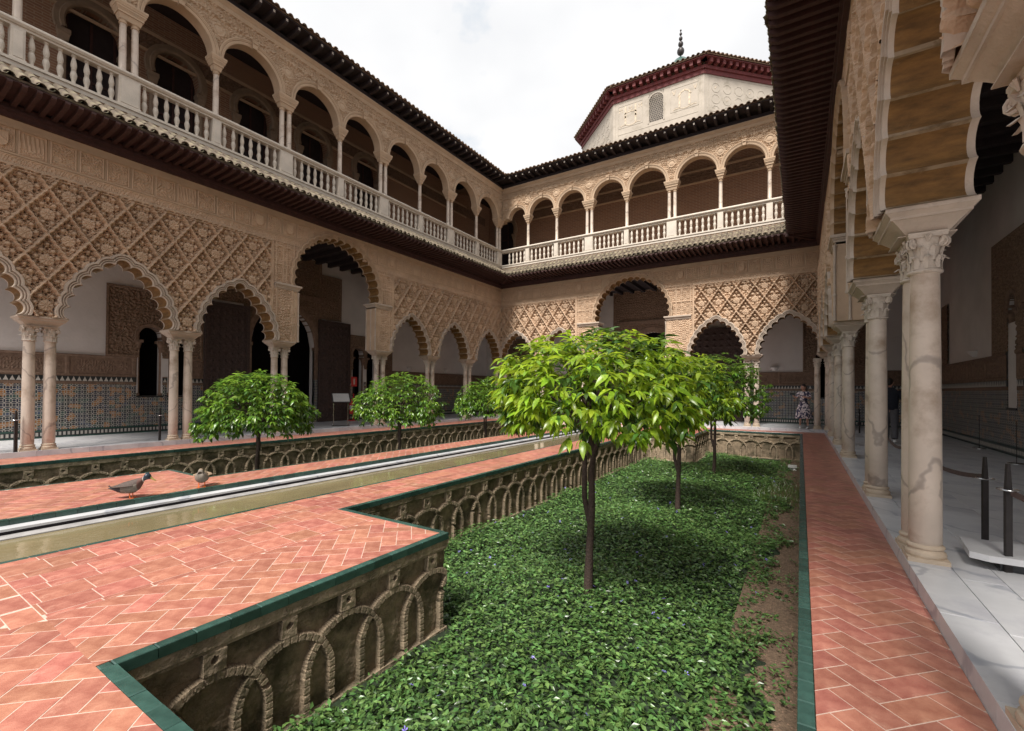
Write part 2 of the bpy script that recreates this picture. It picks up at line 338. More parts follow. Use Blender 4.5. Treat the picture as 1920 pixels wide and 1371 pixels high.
def hgrid(s0, s1, z0, z1, st, fun):
    """fun(S,Z)->(height, quad-id function); returns dict id -> (V,F)"""
    ns, nz = int(round((s1-s0)/st)), int(round((z1-z0)/st))
    sv = np.linspace(s0, s1, ns+1); zv = np.linspace(z0, z1, nz+1); SS, ZZ = np.meshgrid(sv, zv, indexing='ij')
    h = fun[0](SS, ZZ); Sc, Zc = np.meshgrid((sv[1:]+sv[:-1])/2, (zv[1:]+zv[:-1])/2, indexing='ij')
    ids = fun[1](Sc, Zc)
    V = np.stack([SS, -h, ZZ], -1).reshape(-1, 3); ix = np.arange((ns+1)*(nz+1)).reshape(ns+1, nz+1)
    Q = np.stack([ix[:-1,:-1], ix[1:,:-1], ix[1:,1:], ix[:-1,1:]], -1)
    out = {}
    fl = ids.reshape(-1); Q = Q.reshape(-1, 4)
    for k in np.unique(fl):
        if k == -99: continue
        q = Q[fl == k]; u, inv = np.unique(q, return_inverse=True)
        out[int(k)] = (V[u], inv.reshape(-1, 4))
    return out
def wall_strips(mb, s0, s1, z0, z1, y0, y1, holes, n=None, mi=0, ss=None):
    """solid wall with openings; holes: list of (sa, sb, zbot, ztopfun)"""
    cuts = {s0, s1}
    for sa, sb, zb, zt in holes:
        for k in range(21): cuts.add(min(max(sa+(sb-sa)*k/20, s0), s1))
    cuts = sorted(cuts)
    for a, b in zip(cuts[:-1], cuts[1:]):
        if b-a < 1e-5: continue
        m = (a+b)/2; segs = [(z0, z0, z1, z1)]
        for sa, sb, zb, zt in holes:
            if sa < m < sb:
                nseg = []
                for (la, lb, ha, hb) in segs:
                    if zb > la+1e-4: nseg.append((la, lb, zb, zb))
                    ta, tb = zt(a), zt(b)
                    if min(ta, tb) < ha-1e-4: nseg.append((min(ta, ha), min(tb, hb), ha, hb))
                segs = nseg
        for la, lb, ha, hb in segs:
            mb.add([(a,y0,la),(b,y0,lb),(b,y0,hb),(a,y0,ha),(a,y1,la),(b,y1,lb),(b,y1,hb),(a,y1,ha)],
                   [(0,1,2,3),(5,4,7,6),(4,5,1,0),(3,2,6,7),(1,5,6,2),(4,0,3,7)], mi)

# ---------------------------------------------------------------- shared building pieces
def lathe_mesh(name, prof, mat, n=20, smooth=True, sharp=50):
    return MB().lathe(prof, n).mesh(name, mat, smooth, sharp)
SHAFT = lathe_mesh('column_shaft', [(.102,.24),(.102,.27),(.107,.275),(.106,.8),(.103,1.5),(.097,2.2),(.094,2.50),(.095,2.51)], COLM, 28)
def base_mesh():
    m = MB(); m.box(-.165,.165,-.165,.165,.12,.155)
    m.lathe([(.158,.155),(.166,.168),(.168,.180),(.162,.196),(.150,.202),(.146,.208),(.143,.218),(.148,.224),(.155,.231),(.154,.243),(.145,.250),(.135,.258)], 24)
    m.v = [(x*.80, y*.80, z) for x, y, z in m.v]; return m.mesh('base', BASEM, True, 40)
BASE = base_mesh()
def capital_mesh():
    m = MB()
    m.lathe([(.118,2.50),(.140,2.505),(.147,2.515),(.140,2.528),(.124,2.533),(.122,2.60),(.128,2.68),(.146,2.76),(.150,2.785)], 24)
    for ring, (zb, hh, rr, cnt, off) in enumerate(((2.535,.13,.124,8,0),(2.60,.15,.126,8,PI/8))):      # two rows of curling leaves
        for k in range(cnt):
            a = off+2*PI*k/cnt; ca, sa = math.cos(a), math.sin(a); pts = []
            for t in np.linspace(0, 1, 6):
                r = rr+.004+.045*max(0, t-.45)**1.3*2; z = zb+hh*min(t, .9)-(.035 if t > .95 else 0)
                r += .018 if t > .95 else 0
                w = .040*math.sin(PI*(.22+.68*t)); pts.append((r, z, w))
            vs = []
            for r, z, w in pts:
                for sgn, dr in ((-1,-.006),(0,.012),(1,-.006)):
                    vs.append(((r+dr)*ca-sgn*w*sa, (r+dr)*sa+sgn*w*ca, z))
            fs = []
            for i in range(5): fs += [(i*3,i*3+1,i*3+4,i*3+3),(i*3+1,i*3+2,i*3+5,i*3+4)]
            m.add(vs, fs)
    for k in range(4):                                                                                # corner volutes
        a = PI/4+k*PI/2; ca, sa = math.cos(a), math.sin(a)
        for sg in (-1, 1):
            pts = []; rad = []
            for t in np.linspace(0, 1, 15):
                ang = -PI*.9+t*PI*3.4; R = .040*(1-.72*t)
                rr = .185+R*math.cos(ang); z = 2.745+R*math.sin(ang)
                pts.append((rr*ca-sg*.018*sa*(1-t*.3), rr*sa+sg*.018*ca*(1-t*.3), z)); rad.append(.012*(1-.35*t))
            m.tube(pts, rad, 6)
        m.tube([(.15*ca,.15*sa,2.73),(.19*ca,.19*sa,2.785)], [.028,.03], 6)
        b = k*PI/2; cb, sb = math.cos(b), math.sin(b)
        for j in (-1, 0, 1): m.tube([(.15*cb,.15*sb,2.755),((.172)*cb-j*.022*sb,(.172)*sb+j*.022*cb,2.80)], [.008,.013], 5)   # abacus flower
    m.lathe([(.20,2.785),(.215,2.792),(.215,2.808),(.222,2.812),(.222,2.83)], 4, a0=PI/4, mi=0)
    m.v = [(x*.80, y*.80, z) for x, y, z in m.v]; return m.mesh('capital', CAPM, True, 45)
CAPITAL = capital_mesh()
def impost_mesh(hw, hd0, hd1, z0=2.83, z1=3.03):
    m = MB(); c = lambda e: (-hw-e, hw+e, -hd0-e, hd1+e); h = z1-z0; m.box(-hw+.16,hw-.16,-hd0+.10,hd1-.10,z0-.008,z0-.0005)
    m.frus(c(-.15), z0, c(-.13), z0+.12*h).frus(c(-.13), z0+.12*h, c(-.10), z0+.3*h).frus(c(-.10), z0+.3*h, c(-.05), z0+.55*h)
    m.frus(c(-.035), z0+.55*h, c(-.035), z0+.66*h).frus(c(-.035), z0+.66*h, c(-.005), z0+.82*h).frus(c(0), z0+.82*h, c(0), z1)
    return m.mesh('impost', SHELLST)
IMPOST = impost_mesh(.40, .285, .285)
IMPOST_C = impost_mesh(.36, .36, .36)
UPIMP = {}
def upimp_mesh(hw):
    m = MB(); c = lambda e: (-hw-e, hw+e, -.16-e, .16+e)
    m.frus(c(-.08),10.47,c(-.05),10.60).frus(c(-.03),10.60,c(-.03),10.64).frus(c(-.03),10.64,c(0),10.70).frus(c(.005),10.70,c(.005),10.745).frus(c(.015),10.745,c(.03),10.80).frus(c(.035),10.80,c(.035),10.85)
    for x in ([-.12, .12] if hw > .2 else [0]):
        m.lathe([(.078,10.38),(.088,10.385),(.088,10.40),(.074,10.405),(.078,10.45),(.10,10.475)], 12, x, 0)
    return m.mesh('capital', STUCCO_LT, True, 30)
UPIMP[1] = upimp_mesh(.17); UPIMP[2] = upimp_mesh(.29)
UPSHAFT = lathe_mesh('column_shaft', [(.085,9.22),(.085,9.26),(.075,9.28),(.074,9.8),(.068,10.39)], COLM, 16)
BALUSTER = lathe_mesh('baluster', [(.05,8.36),(.05,8.39),(.036,8.40),(.032,8.43),(.040,8.49),(.058,8.56),(.062,8.61),(.050,8.67),(.036,8.695),(.044,8.70),(.044,8.715),(.030,8.718),(.030,8.726),(.044,8.728),(.044,8.745),(.038,8.75),(.052,8.78),(.056,8.83),(.048,8.90),(.034,8.97),(.030,9.01),(.046,9.02),(.046,9.06)], BALM, 12)
def pedestal_mesh(hw):
    m = MB(); m.box(-hw,hw,-.01,.22,8.36,9.06).box(-hw+.035,hw-.035,-.025,-.01,8.42,9.0).box(-hw-.015,hw+.015,-.03,.24,8.36,8.40)
    return m.mesh('pedestal', BALM)
PED = {1: pedestal_mesh(.11), 2: pedestal_mesh(.21)}
def half_tile(name, L, r0, r1, mat, pitch, droop=0, th=.016):
    """half-round cover tile; local x across, y along the slope (0 = eave), convex up; open end visible"""
    V = []; F = []; n = 7
    for (y, r) in ((0, r0), (L, r1)):
        for t in (0, th):
            for k in range(n):
                a = PI*k/(n-1); V.append(((r-t)*math.cos(a), y, (r-t)*math.sin(a)))
    for k in range(n-1):
        F += [(k,k+1,2*n+k+1,2*n+k), (n+k+1,n+k,3*n+k,3*n+k+1), (n+k,n+k+1,k+1,k)]
    # shallow channel tile beside it
    o = len(V); w = pitch/2
    for y in (-.03, L):
        for k in range(5):
            a = PI+PI*k/4; V.append((w+(w*.85)*math.cos(a), y, .055+.05*math.sin(a)))
    for k in range(4): F.append((o+k,o+5+k,o+5+k+1,o+k+1))
    return np_mesh(name, V, F, mat, None, True, 50)
def rafter_mesh(name, L, w, h, mat, drop=0):
    """beam running outward (-y) with a carved nose"""
    m = MB(); prof = [(0,0),(-L+.12,-drop*(L-.12)/L),(-L+.03,-drop+.03),(-L,-drop+h*.55),(-L,-drop+h),(0,h)]
    n = len(prof); vs = [(-w,y,z) for y, z in prof]+[(w,y,z) for y, z in prof]
    m.add(vs, [tuple(range(n-1,-1,-1)), tuple(range(n,2*n))]+[(i,(i+1)%n,n+(i+1)%n,n+i) for i in range(n)])
    return m.mesh(name, mat)

# ---------------------------------------------------------------- a palace wing
PAN = {}
def frieze_panels():
    for k in range(4):
        def H(s, z, k=k):
            b = np.minimum(np.minimum(s+.215, .215-s), np.minimum(z+.25, .25-z))
            h = arabesque(s*1.0+.03*k, z*(.8+.2*(k % 2)), .10+.02*k, k*1.7, .022)-.006
            if k == 3:                                       # pseudo-script: tall strokes over a running baseline
                h = .012*np.tanh(3*np.sin(2*PI*s/.07+1.5*np.sin(9*z)))*(z > -.1)+arabesque(s, z, .09, 2, .012)*(z <= -.1)
            h = np.where(b < .022, .018, h); h = np.where((b >= .022) & (b < .035), -.012, h)
            return np.where(b < .004, 0, h)
        g = hgrid(-.22, .22, -.255, .255, .02, (H, lambda s, z: np.zeros_like(s)))
        PAN[k] = np_mesh('frieze_panel', g[0][0], g[0][1], STUCCO)
    def SH(s, z):                                            # shield in a cartouche
        b = np.minimum(np.minimum(s+.215, .215-s), np.minimum(z+.25, .25-z)); h = arabesque(s, z, .10, .4, .010)
        half = np.where(z > -.02, .125, .125*np.sqrt(np.clip(1-((z+.02)/.17)**2, 0, 1)))
        ins = (np.abs(s) < half) & (z < .14) & (z > -.19)
        h = np.where(ins, .036, h); edge = ins & ((half-np.abs(s) < .02) | (z > .12)); h = np.where(edge, .048, h)
        h = np.where(ins & (np.abs(s*.8+z) < .018), .046, h)
        h = np.where(b < .022, .02, h); return np.where(b < .004, 0, h)
    g = hgrid(-.22, .22, -.255, .255, .016, (SH, lambda s, z: np.zeros_like(s))); PAN['shield'] = np_mesh('shield_panel', g[0][0], g[0][1], STUCCO)
frieze_panels()
Z_SOF = 7.08
RAFTER = rafter_mesh('rafter', 1.02, .04, .10, WOOD, -.02)
UPRAFT = rafter_mesh('corbel', .60, .05, .15, WOODD, 0)
EAVET = half_tile('roof_tile', .52, .088, .075, TILEBK, .21)
UPT = half_tile('roof_tile', .60, .088, .075, TILE, .225)
STRIPB = MB().box(-.030,.030,-.006,0,-.012,.012).mesh('corbel_mark', BALM)

def build_wing(name, label, loc, rotz, s0, s1, pairs, big, upcols, doubles, vis, zo, cornercols, full_upper=True, upper_doors=(), cl=False, cr=False, skipup=()):
    """local frame: x = s along the facade, y = depth behind the face, z up. pairs: column pair positions; big: index of the pair at the left of the large arch"""
    W = thing(name, label, 'building', loc, rotz)
    arches = []
    for i, (a, b) in enumerate(zip(pairs[:-1], pairs[1:])):
        arches.append(Arch((a+b)/2, 4.85 if i == big else 3.03, 'big' if i == big else 'small'))
    big_a = arches[big]; sc = big_a.sc; BW = (pairs[big+1]-pairs[big])/2
    z_lo, z_hi = sc-BW-.42, sc+BW+.42                          # plain carved zone round the large arch
    grow = .135
    def heights(s, z):
        hs_, _ = sebka(s, z, pairs[big]); hz = hs_
        d = np.minimum(np.abs(s-z_lo), np.abs(s-z_hi))
        inz = (s > z_lo) & (s < z_hi)
        px = np.minimum(np.abs(s-(sc-BW)), np.abs(s-(sc+BW)))
        panel = arabesque(s, z, .13, .5, .018)-.006
        fr = np.minimum(np.abs(px-.30), np.minimum(np.abs(z-5.45), np.minimum(np.abs(z-6.02), np.abs(z-4.86))))
        panel = np.where(fr < .022, .02, panel); panel = np.where((np.abs(px-.06) < .014) & (z > 4.9), .016, panel)
        pier = arabesque(s, z, .16, 2.1, .018)+.5*arabesque(s+.3, z, .08, .3, .010)-.006
        pe = np.abs(px-.26); pier = np.where(pe < .02, .022, pier)
        hb = np.where(z < 4.84, pier, panel)
        hz = np.where(inz, hb, hs_)
        hz = np.where(d < .05, .03-.02*(d < .02), hz)
        hz = np.where((z > 6.11) & ~inz, .03, hz); hz = np.where((z > 6.05) & (z < 6.08) & ~inz, .02, hz)
        return hz
    def ids(s, z):
        _, c = sebka(s, z, pairs[big]); k = c.copy().astype(float)
        inz = (s > z_lo-.05) & (s < z_hi+.05); k = np.where(inz, np.where(z < 4.84, -3, -2), k)
        k = np.where((z > 6.05) & ~inz, -1, k)
        k = np.where((k < 0) & (s > sc), k-10, k)
        for a in arches: k = np.where(a.inside(s, z, grow), -99, k)
        for a in arches:
            if a.kind == 'big': k = np.where((np.abs(s-sc) < 1.66) & (z < 4.9), -99, k)
        return k
    for (va, vb, st) in vis:
        for k, (V, F) in hgrid(va, vb, 3.03, 6.15, st, (heights, ids)).items():
            if k >= 0:
                if len(F) < 12: continue
                obj('carved_lozenge', np_mesh('carved_lozenge', V, F, STUCCO), W)
            else: obj({1:'rib_lattice', 2:'carved_spandrel', 3:'carved_pier'}[(-k) % 10], np_mesh('relief', V, F, STUCCO), W)
    va, vb = min(v[0] for v in vis), max(v[1] for v in vis)
    # inscription band and frieze of panels
    def HB(s, z):
        h = .010*np.tanh(3*np.sin(2*PI*s/.055+2*np.sin(2*PI*s/.31))*np.sin(2*PI*(z-6.15)/.13+.8*np.sin(2*PI*s/.17)))
        b = np.minimum(z-6.15, 6.34-z); h = np.where(b < .025, .014, h)
        c = np.abs((s % .96)-.48); h = np.where((c > .40) & (c < .42), .015, h); return h
    cutb = lambda s, z: np.where(big_a.inside(s, z, grow), -99, 0)
    g = hgrid(va, vb, 6.15, 6.34, .02, (HB, cutb)); obj('inscription_band', np_mesh('inscription_band', *g[0], STUCCO), W)
    n = int((vb-va)/.48)
    for i in range(n):
        s = vb-.26-i*.48
        if abs(s-sc) < 1.15: continue
        k = 'shield' if (i % 11 == 5 or abs(abs(s-sc)-(BW+.1)) < .24) else (i*7+i//3) % 4
        obj(PAN[k].name.split('.')[0], PAN[k], W, (s, -.012, 6.645))
    m = MB()
    for a, b in ((va, sc-1.05), (sc+1.05, vb)):
        m.box(a, b, .0, .11, 6.34, 6.90).box(a, b, -.035, .02, 6.90, 6.955).box(a, b, -.015, .02, 6.955, Z_SOF); 
        m.box(a, min(b, sc-1.35) if b < sc else b, -.03, .02, 6.345, 6.385) if b < sc else m.box(max(a, sc+1.35), b, -.03, .02, 6.345, 6.385)
    m.box(sc-1.05, sc+1.05, -.012, .02, 6.975, Z_SOF)
    m.build('cornice_strip', STUCCO_LT, W)
    # plain field behind the panels around the crown of the large arch
    def HC(s, z): return arabesque(s, z, .10, 3.0, .012)
    g = hgrid(sc-1.16, sc+1.16, 6.15, 6.98, .02, (HC, cutb)); obj('carved_spandrel', np_mesh('carved_spandrel', *g[0], STUCCO), W)
    # wall body behind the relief
    mb = MB(); holes = []
    for a in arches:
        if a.kind == 'small':
            holes.append((a.sc-1.13, a.sc+1.13, 2.9, lambda s, a=a: a.zs+math.sqrt(max(0, (a.R+.24)**2-(abs(s-a.sc)+a.c)**2))))
        else: holes.append((a.sc-1.84, a.sc+1.84, 2.9, lambda s, a=a: a.zc+math.sqrt(max(0, 1.85**2-(s-a.sc)**2))))
    wall_strips(mb, s0, s1, 3.02, 7.35, .11, .50, holes)
    # jambs of the large arch below its springing
    for sg in (-1, 1): mb.box(min(sc+sg*1.60, sc+sg*1.845), max(sc+sg*1.60, sc+sg*1.845), .004, .52, 3.03, 4.72)
    mb.build('arcade_wall', STUCCO, W)
    for a in arches:
        if a.sc < s0 or a.sc > s1: continue
        obj('scalloped_arch', a.mesh(.50, 'scalloped_arch', [SHELLST if a.kind == 'small' else STUCCO_LT, OCHRE, WORN_HILITE]), W)
    pb = MB()
    for sg in (-1, 1):                                         # moulded impost and little corner colonettes of the two piers
        p = sc+sg*BW; i0, i1 = sorted((p-sg*.36, p+(-sg)*.0)); e = sc+sg*1.60
        a, b = sorted((p+sg*.34, e-sg*.0))
        q = MB()
        for e0, za, zb in ((.0,4.66,4.70),(.03,4.70,4.75),(.05,4.75,4.79),(.085,4.79,4.85)): q.box(a-(e0 if sg > 0 else .0), b+(e0 if sg < 0 else .0), -.012-e0, .52+e0, za, zb+.001)
        q.build('pier_impost', SHELLST, W)
        for y in (-.012, .25, .51):
            c_ = MB(); c_.lathe([(.03,3.03),(.038,3.05),(.026,3.09),(.024,3.55),(.036,3.56),(.036,3.60),(.024,3.61),(.024,4.50),(.034,4.53),(.028,4.57),(.045,4.64)], 8, e-sg*.01, y); c_.build('colonette', SHELLST, W, True)
    # columns
    for i, p in enumerate(pairs):
        if i in cornercols and cornercols[i] is None: continue
        if i in cornercols:
            pos = [(p, .26), (p-cornercols[i]*.34, .26), (p, -.08)] if cornercols[i] else [(p, .26)]
            obj('impost', IMPOST_C, W, (p, .26, 0))
        else:
            pos = [(p-.165, .26), (p+.165, .26)]; obj('impost', IMPOST, W, (p, .26, 0))
        for x, y in pos:
            c = obj('column', SHAFT, W, (x, y, 0), (0, 0, rng.uniform(0, 6)))
            obj('base', BASE, c, (0,0,0), (0,0,-c.rotation_euler.z)); obj('capital', CAPITAL, c, (0,0,0), (0,0,-c.rotation_euler.z))
    # lower eaves: wall beam, rafters, boarding, tiles
    MB().box(s0, s1, -.10, .05, Z_SOF+zo, 7.36+zo).box(s0, s1, -.14, -.10, 7.19+zo, 7.25+zo).build('wall_beam', WOOD, W)
    e0, e1 = (va+1.12 if cl else va-.3), (vb-1.12 if cr else vb+.3)
    for i in range(int((e1-e0)/.205)+1): obj('rafter', RAFTER, W, (e1-i*.205, -.04, 7.30))
    for on, s, sg in ((cl, va, 1), (cr, vb, -1)):
        if not on: continue
        for k in range(5):                                     # jack rafters running into the valley beam
            L = (k+.6)*.2; obj('rafter', RAFTER, W, (s+sg*(L-.05), -.04, 7.30), None, (1, min(1, L), 1))
    for on, s, sg in ((cr, vb, -1),):
        if on: MB().add([(s-.06,.0,7.26),(s+.06,0,7.26),(s+sg*1.05+.06,-1.05,7.30),(s+sg*1.05-.06,-1.05,7.30),(s-.06,.0,7.40),(s+.06,0,7.40),(s+sg*1.05+.06,-1.05,7.41),(s+sg*1.05-.06,-1.05,7.41)],[(3,2,1,0),(4,5,6,7),(0,1,5,4),(1,2,6,5),(2,3,7,6),(3,0,4,7)]).build('valley_beam', WOOD, W)
    mb = MB(); mb.add([(s0,-1.04,7.42+zo),(s1,-1.04,7.42+zo),(s1,.3,7.40+zo),(s0,.3,7.40+zo),(s0,-1.04,7.44+zo),(s1,-1.04,7.44+zo),(s1,.3,7.43+zo),(s0,.3,7.43+zo)],[(3,2,1,0),(4,5,6,7),(0,1,5,4),(1,2,6,5),(2,3,7,6),(3,0,4,7)])
    mb.build('eave_boarding', WOOD, W)
    mb = MB(); mb.add([(s0,-1.04,7.455),(s1,-1.04,7.455),(s1,.02,8.10),(s0,.02,8.10),(s0,-1.04,7.50),(s1,-1.04,7.50),(s1,.02,8.16),(s0,.02,8.16)],[(3,2,1,0),(4,5,6,7),(0,1,5,4),(1,2,6,5),(2,3,7,6),(3,0,4,7)])
    mb.build('eave_roof_bed', TILEBK, W)
    ang = math.atan2(.66, 1.06)
    for i in range(int((e1-e0)/.21)+1):
        s = e1-i*.21
        for j in (0, 1):
            obj('roof_tile', EAVET, W, (s+rng.normal(0,.006), -1.05+j*.42+rng.normal(0,.008), 7.50+j*.265), (ang+.02, rng.normal(0,.02), rng.normal(0,.015)))
    # upper storey floor edge, balustrade
    MB().box(s0, s1, .0, 3.0, 7.50, 8.20).build('upper_floor_slab', STUCCO, W)
    if full_upper:
        MB().box(va, vb, -.03, .26, 8.20, 8.30).box(va, vb, -.06, .28, 8.30, 8.36).build('balustrade_plinth', BALM, W)
        m = MB(); m.box(va, vb, .01, .20, 9.06, 9.11).frus((va,vb,-.02,.23),9.11,(va,vb,-.05,.26),9.15).box(va, vb, -.055, .265, 9.15, 9.18).frus((va,vb,-.055,.265),9.18,(va,vb,-.02,.23),9.22)
        m.build('handrail', BALM, W)
        for i, u in enumerate(upcols):
            if i in skipup: d = 0
            else: d = 2 if i in doubles else 1
            if d:
                obj('pedestal', PED[d], W, (u, .0, 0))
                for x in ([-.12,.12] if d == 2 else [0]): obj('upper_column', UPSHAFT, W, (u+x, .10, 0), (0,0,rng.uniform(0,6)))
                obj('upper_capital', UPIMP[d], W, (u, .10, 0))
            if i+1 < len(upcols):
                a = u+(.21 if d == 2 else .11); b = upcols[i+1]-(.21 if i+1 in doubles else .11)
                nb = max(3, round((b-a)/.238))
                for k in range(nb): obj('baluster', BALUSTER, W, (a+(b-a)*(k+.5)/nb, .10, 0), (0,0,rng.uniform(0,6)))
        # round arches with archivolts and a carved spandrel wall
        ar = []
        for i, (a, b) in enumerate(zip(upcols[:-1], upcols[1:])):
            l = a+(.25 if i in doubles else .14); r = b-(.25 if i+1 in doubles else .14); ar.append(((l+r)/2, (r-l)/2))
        def keep(s, z):
            k = np.zeros_like(s)
            for c0, r0 in ar: k = np.where(np.hypot((s-c0), (z-10.88)) < r0+.13, -99, k)
            return k
        def HU(s, z):
            h = arabesque(s, z, .15, 1.2, .024)
            for i, u in enumerate(upcols):
                r = np.hypot(s-u, z-11.62); h = np.where(r < .19, .012, h); h = np.where((r > .13) & (r < .17), .034, h); h = np.where(r < .10, .03*np.sqrt(np.clip(1-(r/.10)**2,0,1))+.01, h)
            h = np.where(z > 11.97, arabesque(s, z, .17, .2, .026), h)
            for zz, w, hh in ((11.955,.02,.03),(12.0,.012,.018),(12.29,.03,.04)): h = np.where(np.abs(z-zz) < w, hh, h)
            return np.where(z > 12.31, .05, h)
        g = hgrid(va, vb, 10.86, 12.40, .025, (HU, keep)); obj('carved_upper_wall', np_mesh('carved_upper_wall', *g[0], STUCCO_LT), W)
        mb = MB(); wall_strips(mb, va-.3, s1, 10.85, 12.5, .03, .30, [(c0-r0-.05, c0+r0+.05, 10.8, lambda s, c0=c0, r0=r0: 10.88+math.sqrt(max(0,(r0+.05)**2-(s-c0)**2))) for c0, r0 in ar]); mb.build('upper_arcade_wall', STUCCO_LT, W)
        for c0, r0 in ar:
            prof = [(.0,.31),(.0,-.015),(.03,-.035),(.075,-.035),(.078,-.02),(.09,-.05),(.115,-.05),(.12,-.065),(.15,-.065),(.16,.04)]
            V = []; F = []; n = 22
            for w, y in prof:
                for k in range(n):
                    a = PI*k/(n-1); V.append((c0+(r0+w)*math.cos(a), y, 10.86+(r0+w)*math.sin(a)))
            for j in range(len(prof)-1):
                for k in range(n-1): F.append((j*n+k, (j+1)*n+k, (j+1)*n+k+1, j*n+k+1))
            A_ = obj('archivolt', np_mesh('archivolt', V, F, STUCCO_LT, None, True, 35), W)
            q = MB(); z = 10.86+r0; q.frus((c0-.06,c0+.06,-.10,.03),z-.03,(c0-.09,c0+.09,-.13,.03),z+.17).frus((c0-.10,c0+.10,-.14,.03),z+.17,(c0-.10,c0+.10,-.14,.03),z+.20).tube([(c0-.06,-.12,z+.12),(c0+.06,-.12,z+.12)],.03,8).build('keystone', STUCCO_LT, A_)
        MB().frus((va,vb,-.06,.03),12.40,(va,vb,-.12,.03),12.47).box(va, vb, -.13, .03, 12.47, 12.52).build('upper_cornice', STUCCO_LT, W)
        # upper eaves
        MB().box(s0, s1, -.10, .2, 12.52, 12.68).build('upper_wall_beam', WOODD, W)
        u0, u1 = (va+.8 if cl else va-.3), (vb-.8 if cr else vb+.3)
        for i in range(int((u1-u0)/.40)+1):
            s = u1-i*.40; c = obj('corbel', UPRAFT, W, (s, -.05, 12.66)); obj('corbel_mark', STRIPB, c, (0, -.602, .11)); obj('corbel_mark', STRIPB, c, (0, -.602, .07))
        mb = MB(); mb.box(s0, s1, -.68, .2, 12.815+zo, 12.845+zo); mb.build('upper_eave_boarding', WOODD, W)
        mb = MB(); mb.add([(s0-4,-.70,12.862),(s1+4,-.70,12.862),(s1+4,4.6,14.0),(s0-4,4.6,14.0),(s0-4,-.70,12.89),(s1+4,-.70,12.89),(s1+4,4.6,14.6),(s0-4,4.6,14.6)],[(3,2,1,0),(4,5,6,7),(0,1,5,4),(1,2,6,5),(2,3,7,6),(3,0,4,7)]); mb.build('roof_slope', TILE, W)
        ang = math.atan2(1.7, 5.3)
        for i in range(int((u1-u0)/.225)+1):
            s = u1-i*.225
            obj('roof_tile', UPT, W, (s+rng.normal(0,.006), -.74+rng.normal(0,.01), 12.875+rng.normal(0,.004)), (ang, rng.normal(0,.02), rng.normal(0,.015)))
        # inner wall, ceiling and doors of the upper gallery
        mb = MB(); hl = []
        for u in upper_doors: hl.append((u-.62, u+.62, 8.2, lambda s, u=u: 11.5+math.sqrt(max(0, .62**2-(s-u)**2))))
        wall_strips(mb, s0-(3.0 if cl else 0), s1+3.4, 8.20, 13.3, 3.0, 3.3, hl); mb.build('upper_inner_wall', BRICK, W)
        MB().box(s0, s1+3.0, .30, 3.0, 13.2, 13.3).build('upper_ceiling', WOODD, W)
        MB().box(s0, s1, 2.94, 3.0, 12.35, 12.45).box(s0, s1, 2.95, 3.0, 11.78, 11.86).build('wall_string_course', STUCCO, W)
        def HS(s, z): return arabesque(s, z, .20, .9, .02)
        g = hgrid(va, vb+2.5, 11.86, 12.35, .05, (HS, lambda s, z: np.where(np.any([np.hypot(s-u, z-11.5) < .85 for u in upper_doors], axis=0) if len(upper_doors) else np.zeros_like(s, bool), -99, 0)))
        obj('stucco_frieze', np_mesh('stucco_frieze', g[0][0]+np.array([0,2.97,0]), g[0][1], BROWNF), W)
        for u in upper_doors:
            d = MB(); 
            n = 20; V = []; F = []
            prof = [(.62,3.1),(.62,2.93),(.66,2.90),(.74,2.90),(.76,2.93),(.86,2.93),(.88,3.0)]
            for r, y in prof:
                for k in range(n):
                    a = -.35+(PI+.7)*k/(n-1); V.append((u+r*math.cos(a), y, 11.5+r*math.sin(a)))
            for j in range(len(prof)-1):
                for k in range(n-1): F.append((j*n+k,(j+1)*n+k,(j+1)*n+k+1,j*n+k+1))
            D = obj('door_arch', np_mesh('door_arch', V, F, OLDST, None, True, 35), W)
            for sg in (-1, 1):
                x = u+sg*.66
                q = MB(); q.box(x-.14,x+.14,2.86,3.12,11.08,11.2).frus((x-.10,x+.10,2.90,3.08),10.9,(x-.13,x+.13,2.87,3.1),11.08).lathe([(.09,10.6),(.08,10.66),(.085,10.8),(.12,10.9)],12,x,2.98).lathe([(.08,8.2),(.078,10.6)],12,x,2.98); q.build('door_column', OLDST, D, True, 40)
            q = MB(); q.box(u-.9,u+.9,3.31,3.36,8.2,12.4)
            q.build('door_leaf', WOODD, D)
            q = MB()
            for x in (-.55,-.03,.5): q.box(u+x,u+x+.06,3.27,3.31,8.2,11.9)
            for z in (9.3,10.2,11.0): q.box(u-.55,u+.55,3.28,3.31,z,z+.06)
            q.build('window_bars', WOOD, D)
    else:
        mb = MB(); mb.box(s0, s1, .02, .3, 8.2, 13.0).box(s0, s1, -.6, .3, 12.8, 13.0); mb.build('upper_storey_wall', STUCCO_LT, W)
    return W

XL, YB, XR = -13.87, 20.63, .62
L_pairs = [.12, 2.816, 5.516, 8.25, 12.354, 15.253, 17.984, 20.93]
left = build_wing('palace_wing', 'two storey palace wing on the left, scalloped arches below and a balustraded round-arched gallery above', (XL,0,0), PI/2, -.4, 21.2,
    L_pairs, 3, [.3,2.36,4.24,6.21,8.26,10.3,12.29,14.35,16.34,18.42,20.42], {2,4,6,8,10}, [(1.75, 9.0, .0145), (9.0, 20.63, .018)], 0, {7: 1}, True, (4.35,6.36,8.8,11.2,13.9), False, True)
B_pairs = [-14.17, -11.58, -8.98, -4.32, -1.68, .92]
back = build_wing('palace_wing', 'palace wing at the far end of the court, the one below the octagonal tower', (0,YB,0), 0, -13.87, 1.22,
    B_pairs, 2, [-13.66,-12.25,-10.55,-8.76,-6.88,-4.83,-2.85,-1.05,.62], {0,3,5,8}, [(-13.87, .62, .019)], .004, {0: None, 5: None}, True, (-15.6,), True, True, (0, 8))
R_pairs = [-20.93,-18.0,-15.2,-12.35,-8.0,-5.23,-2.52,.2]
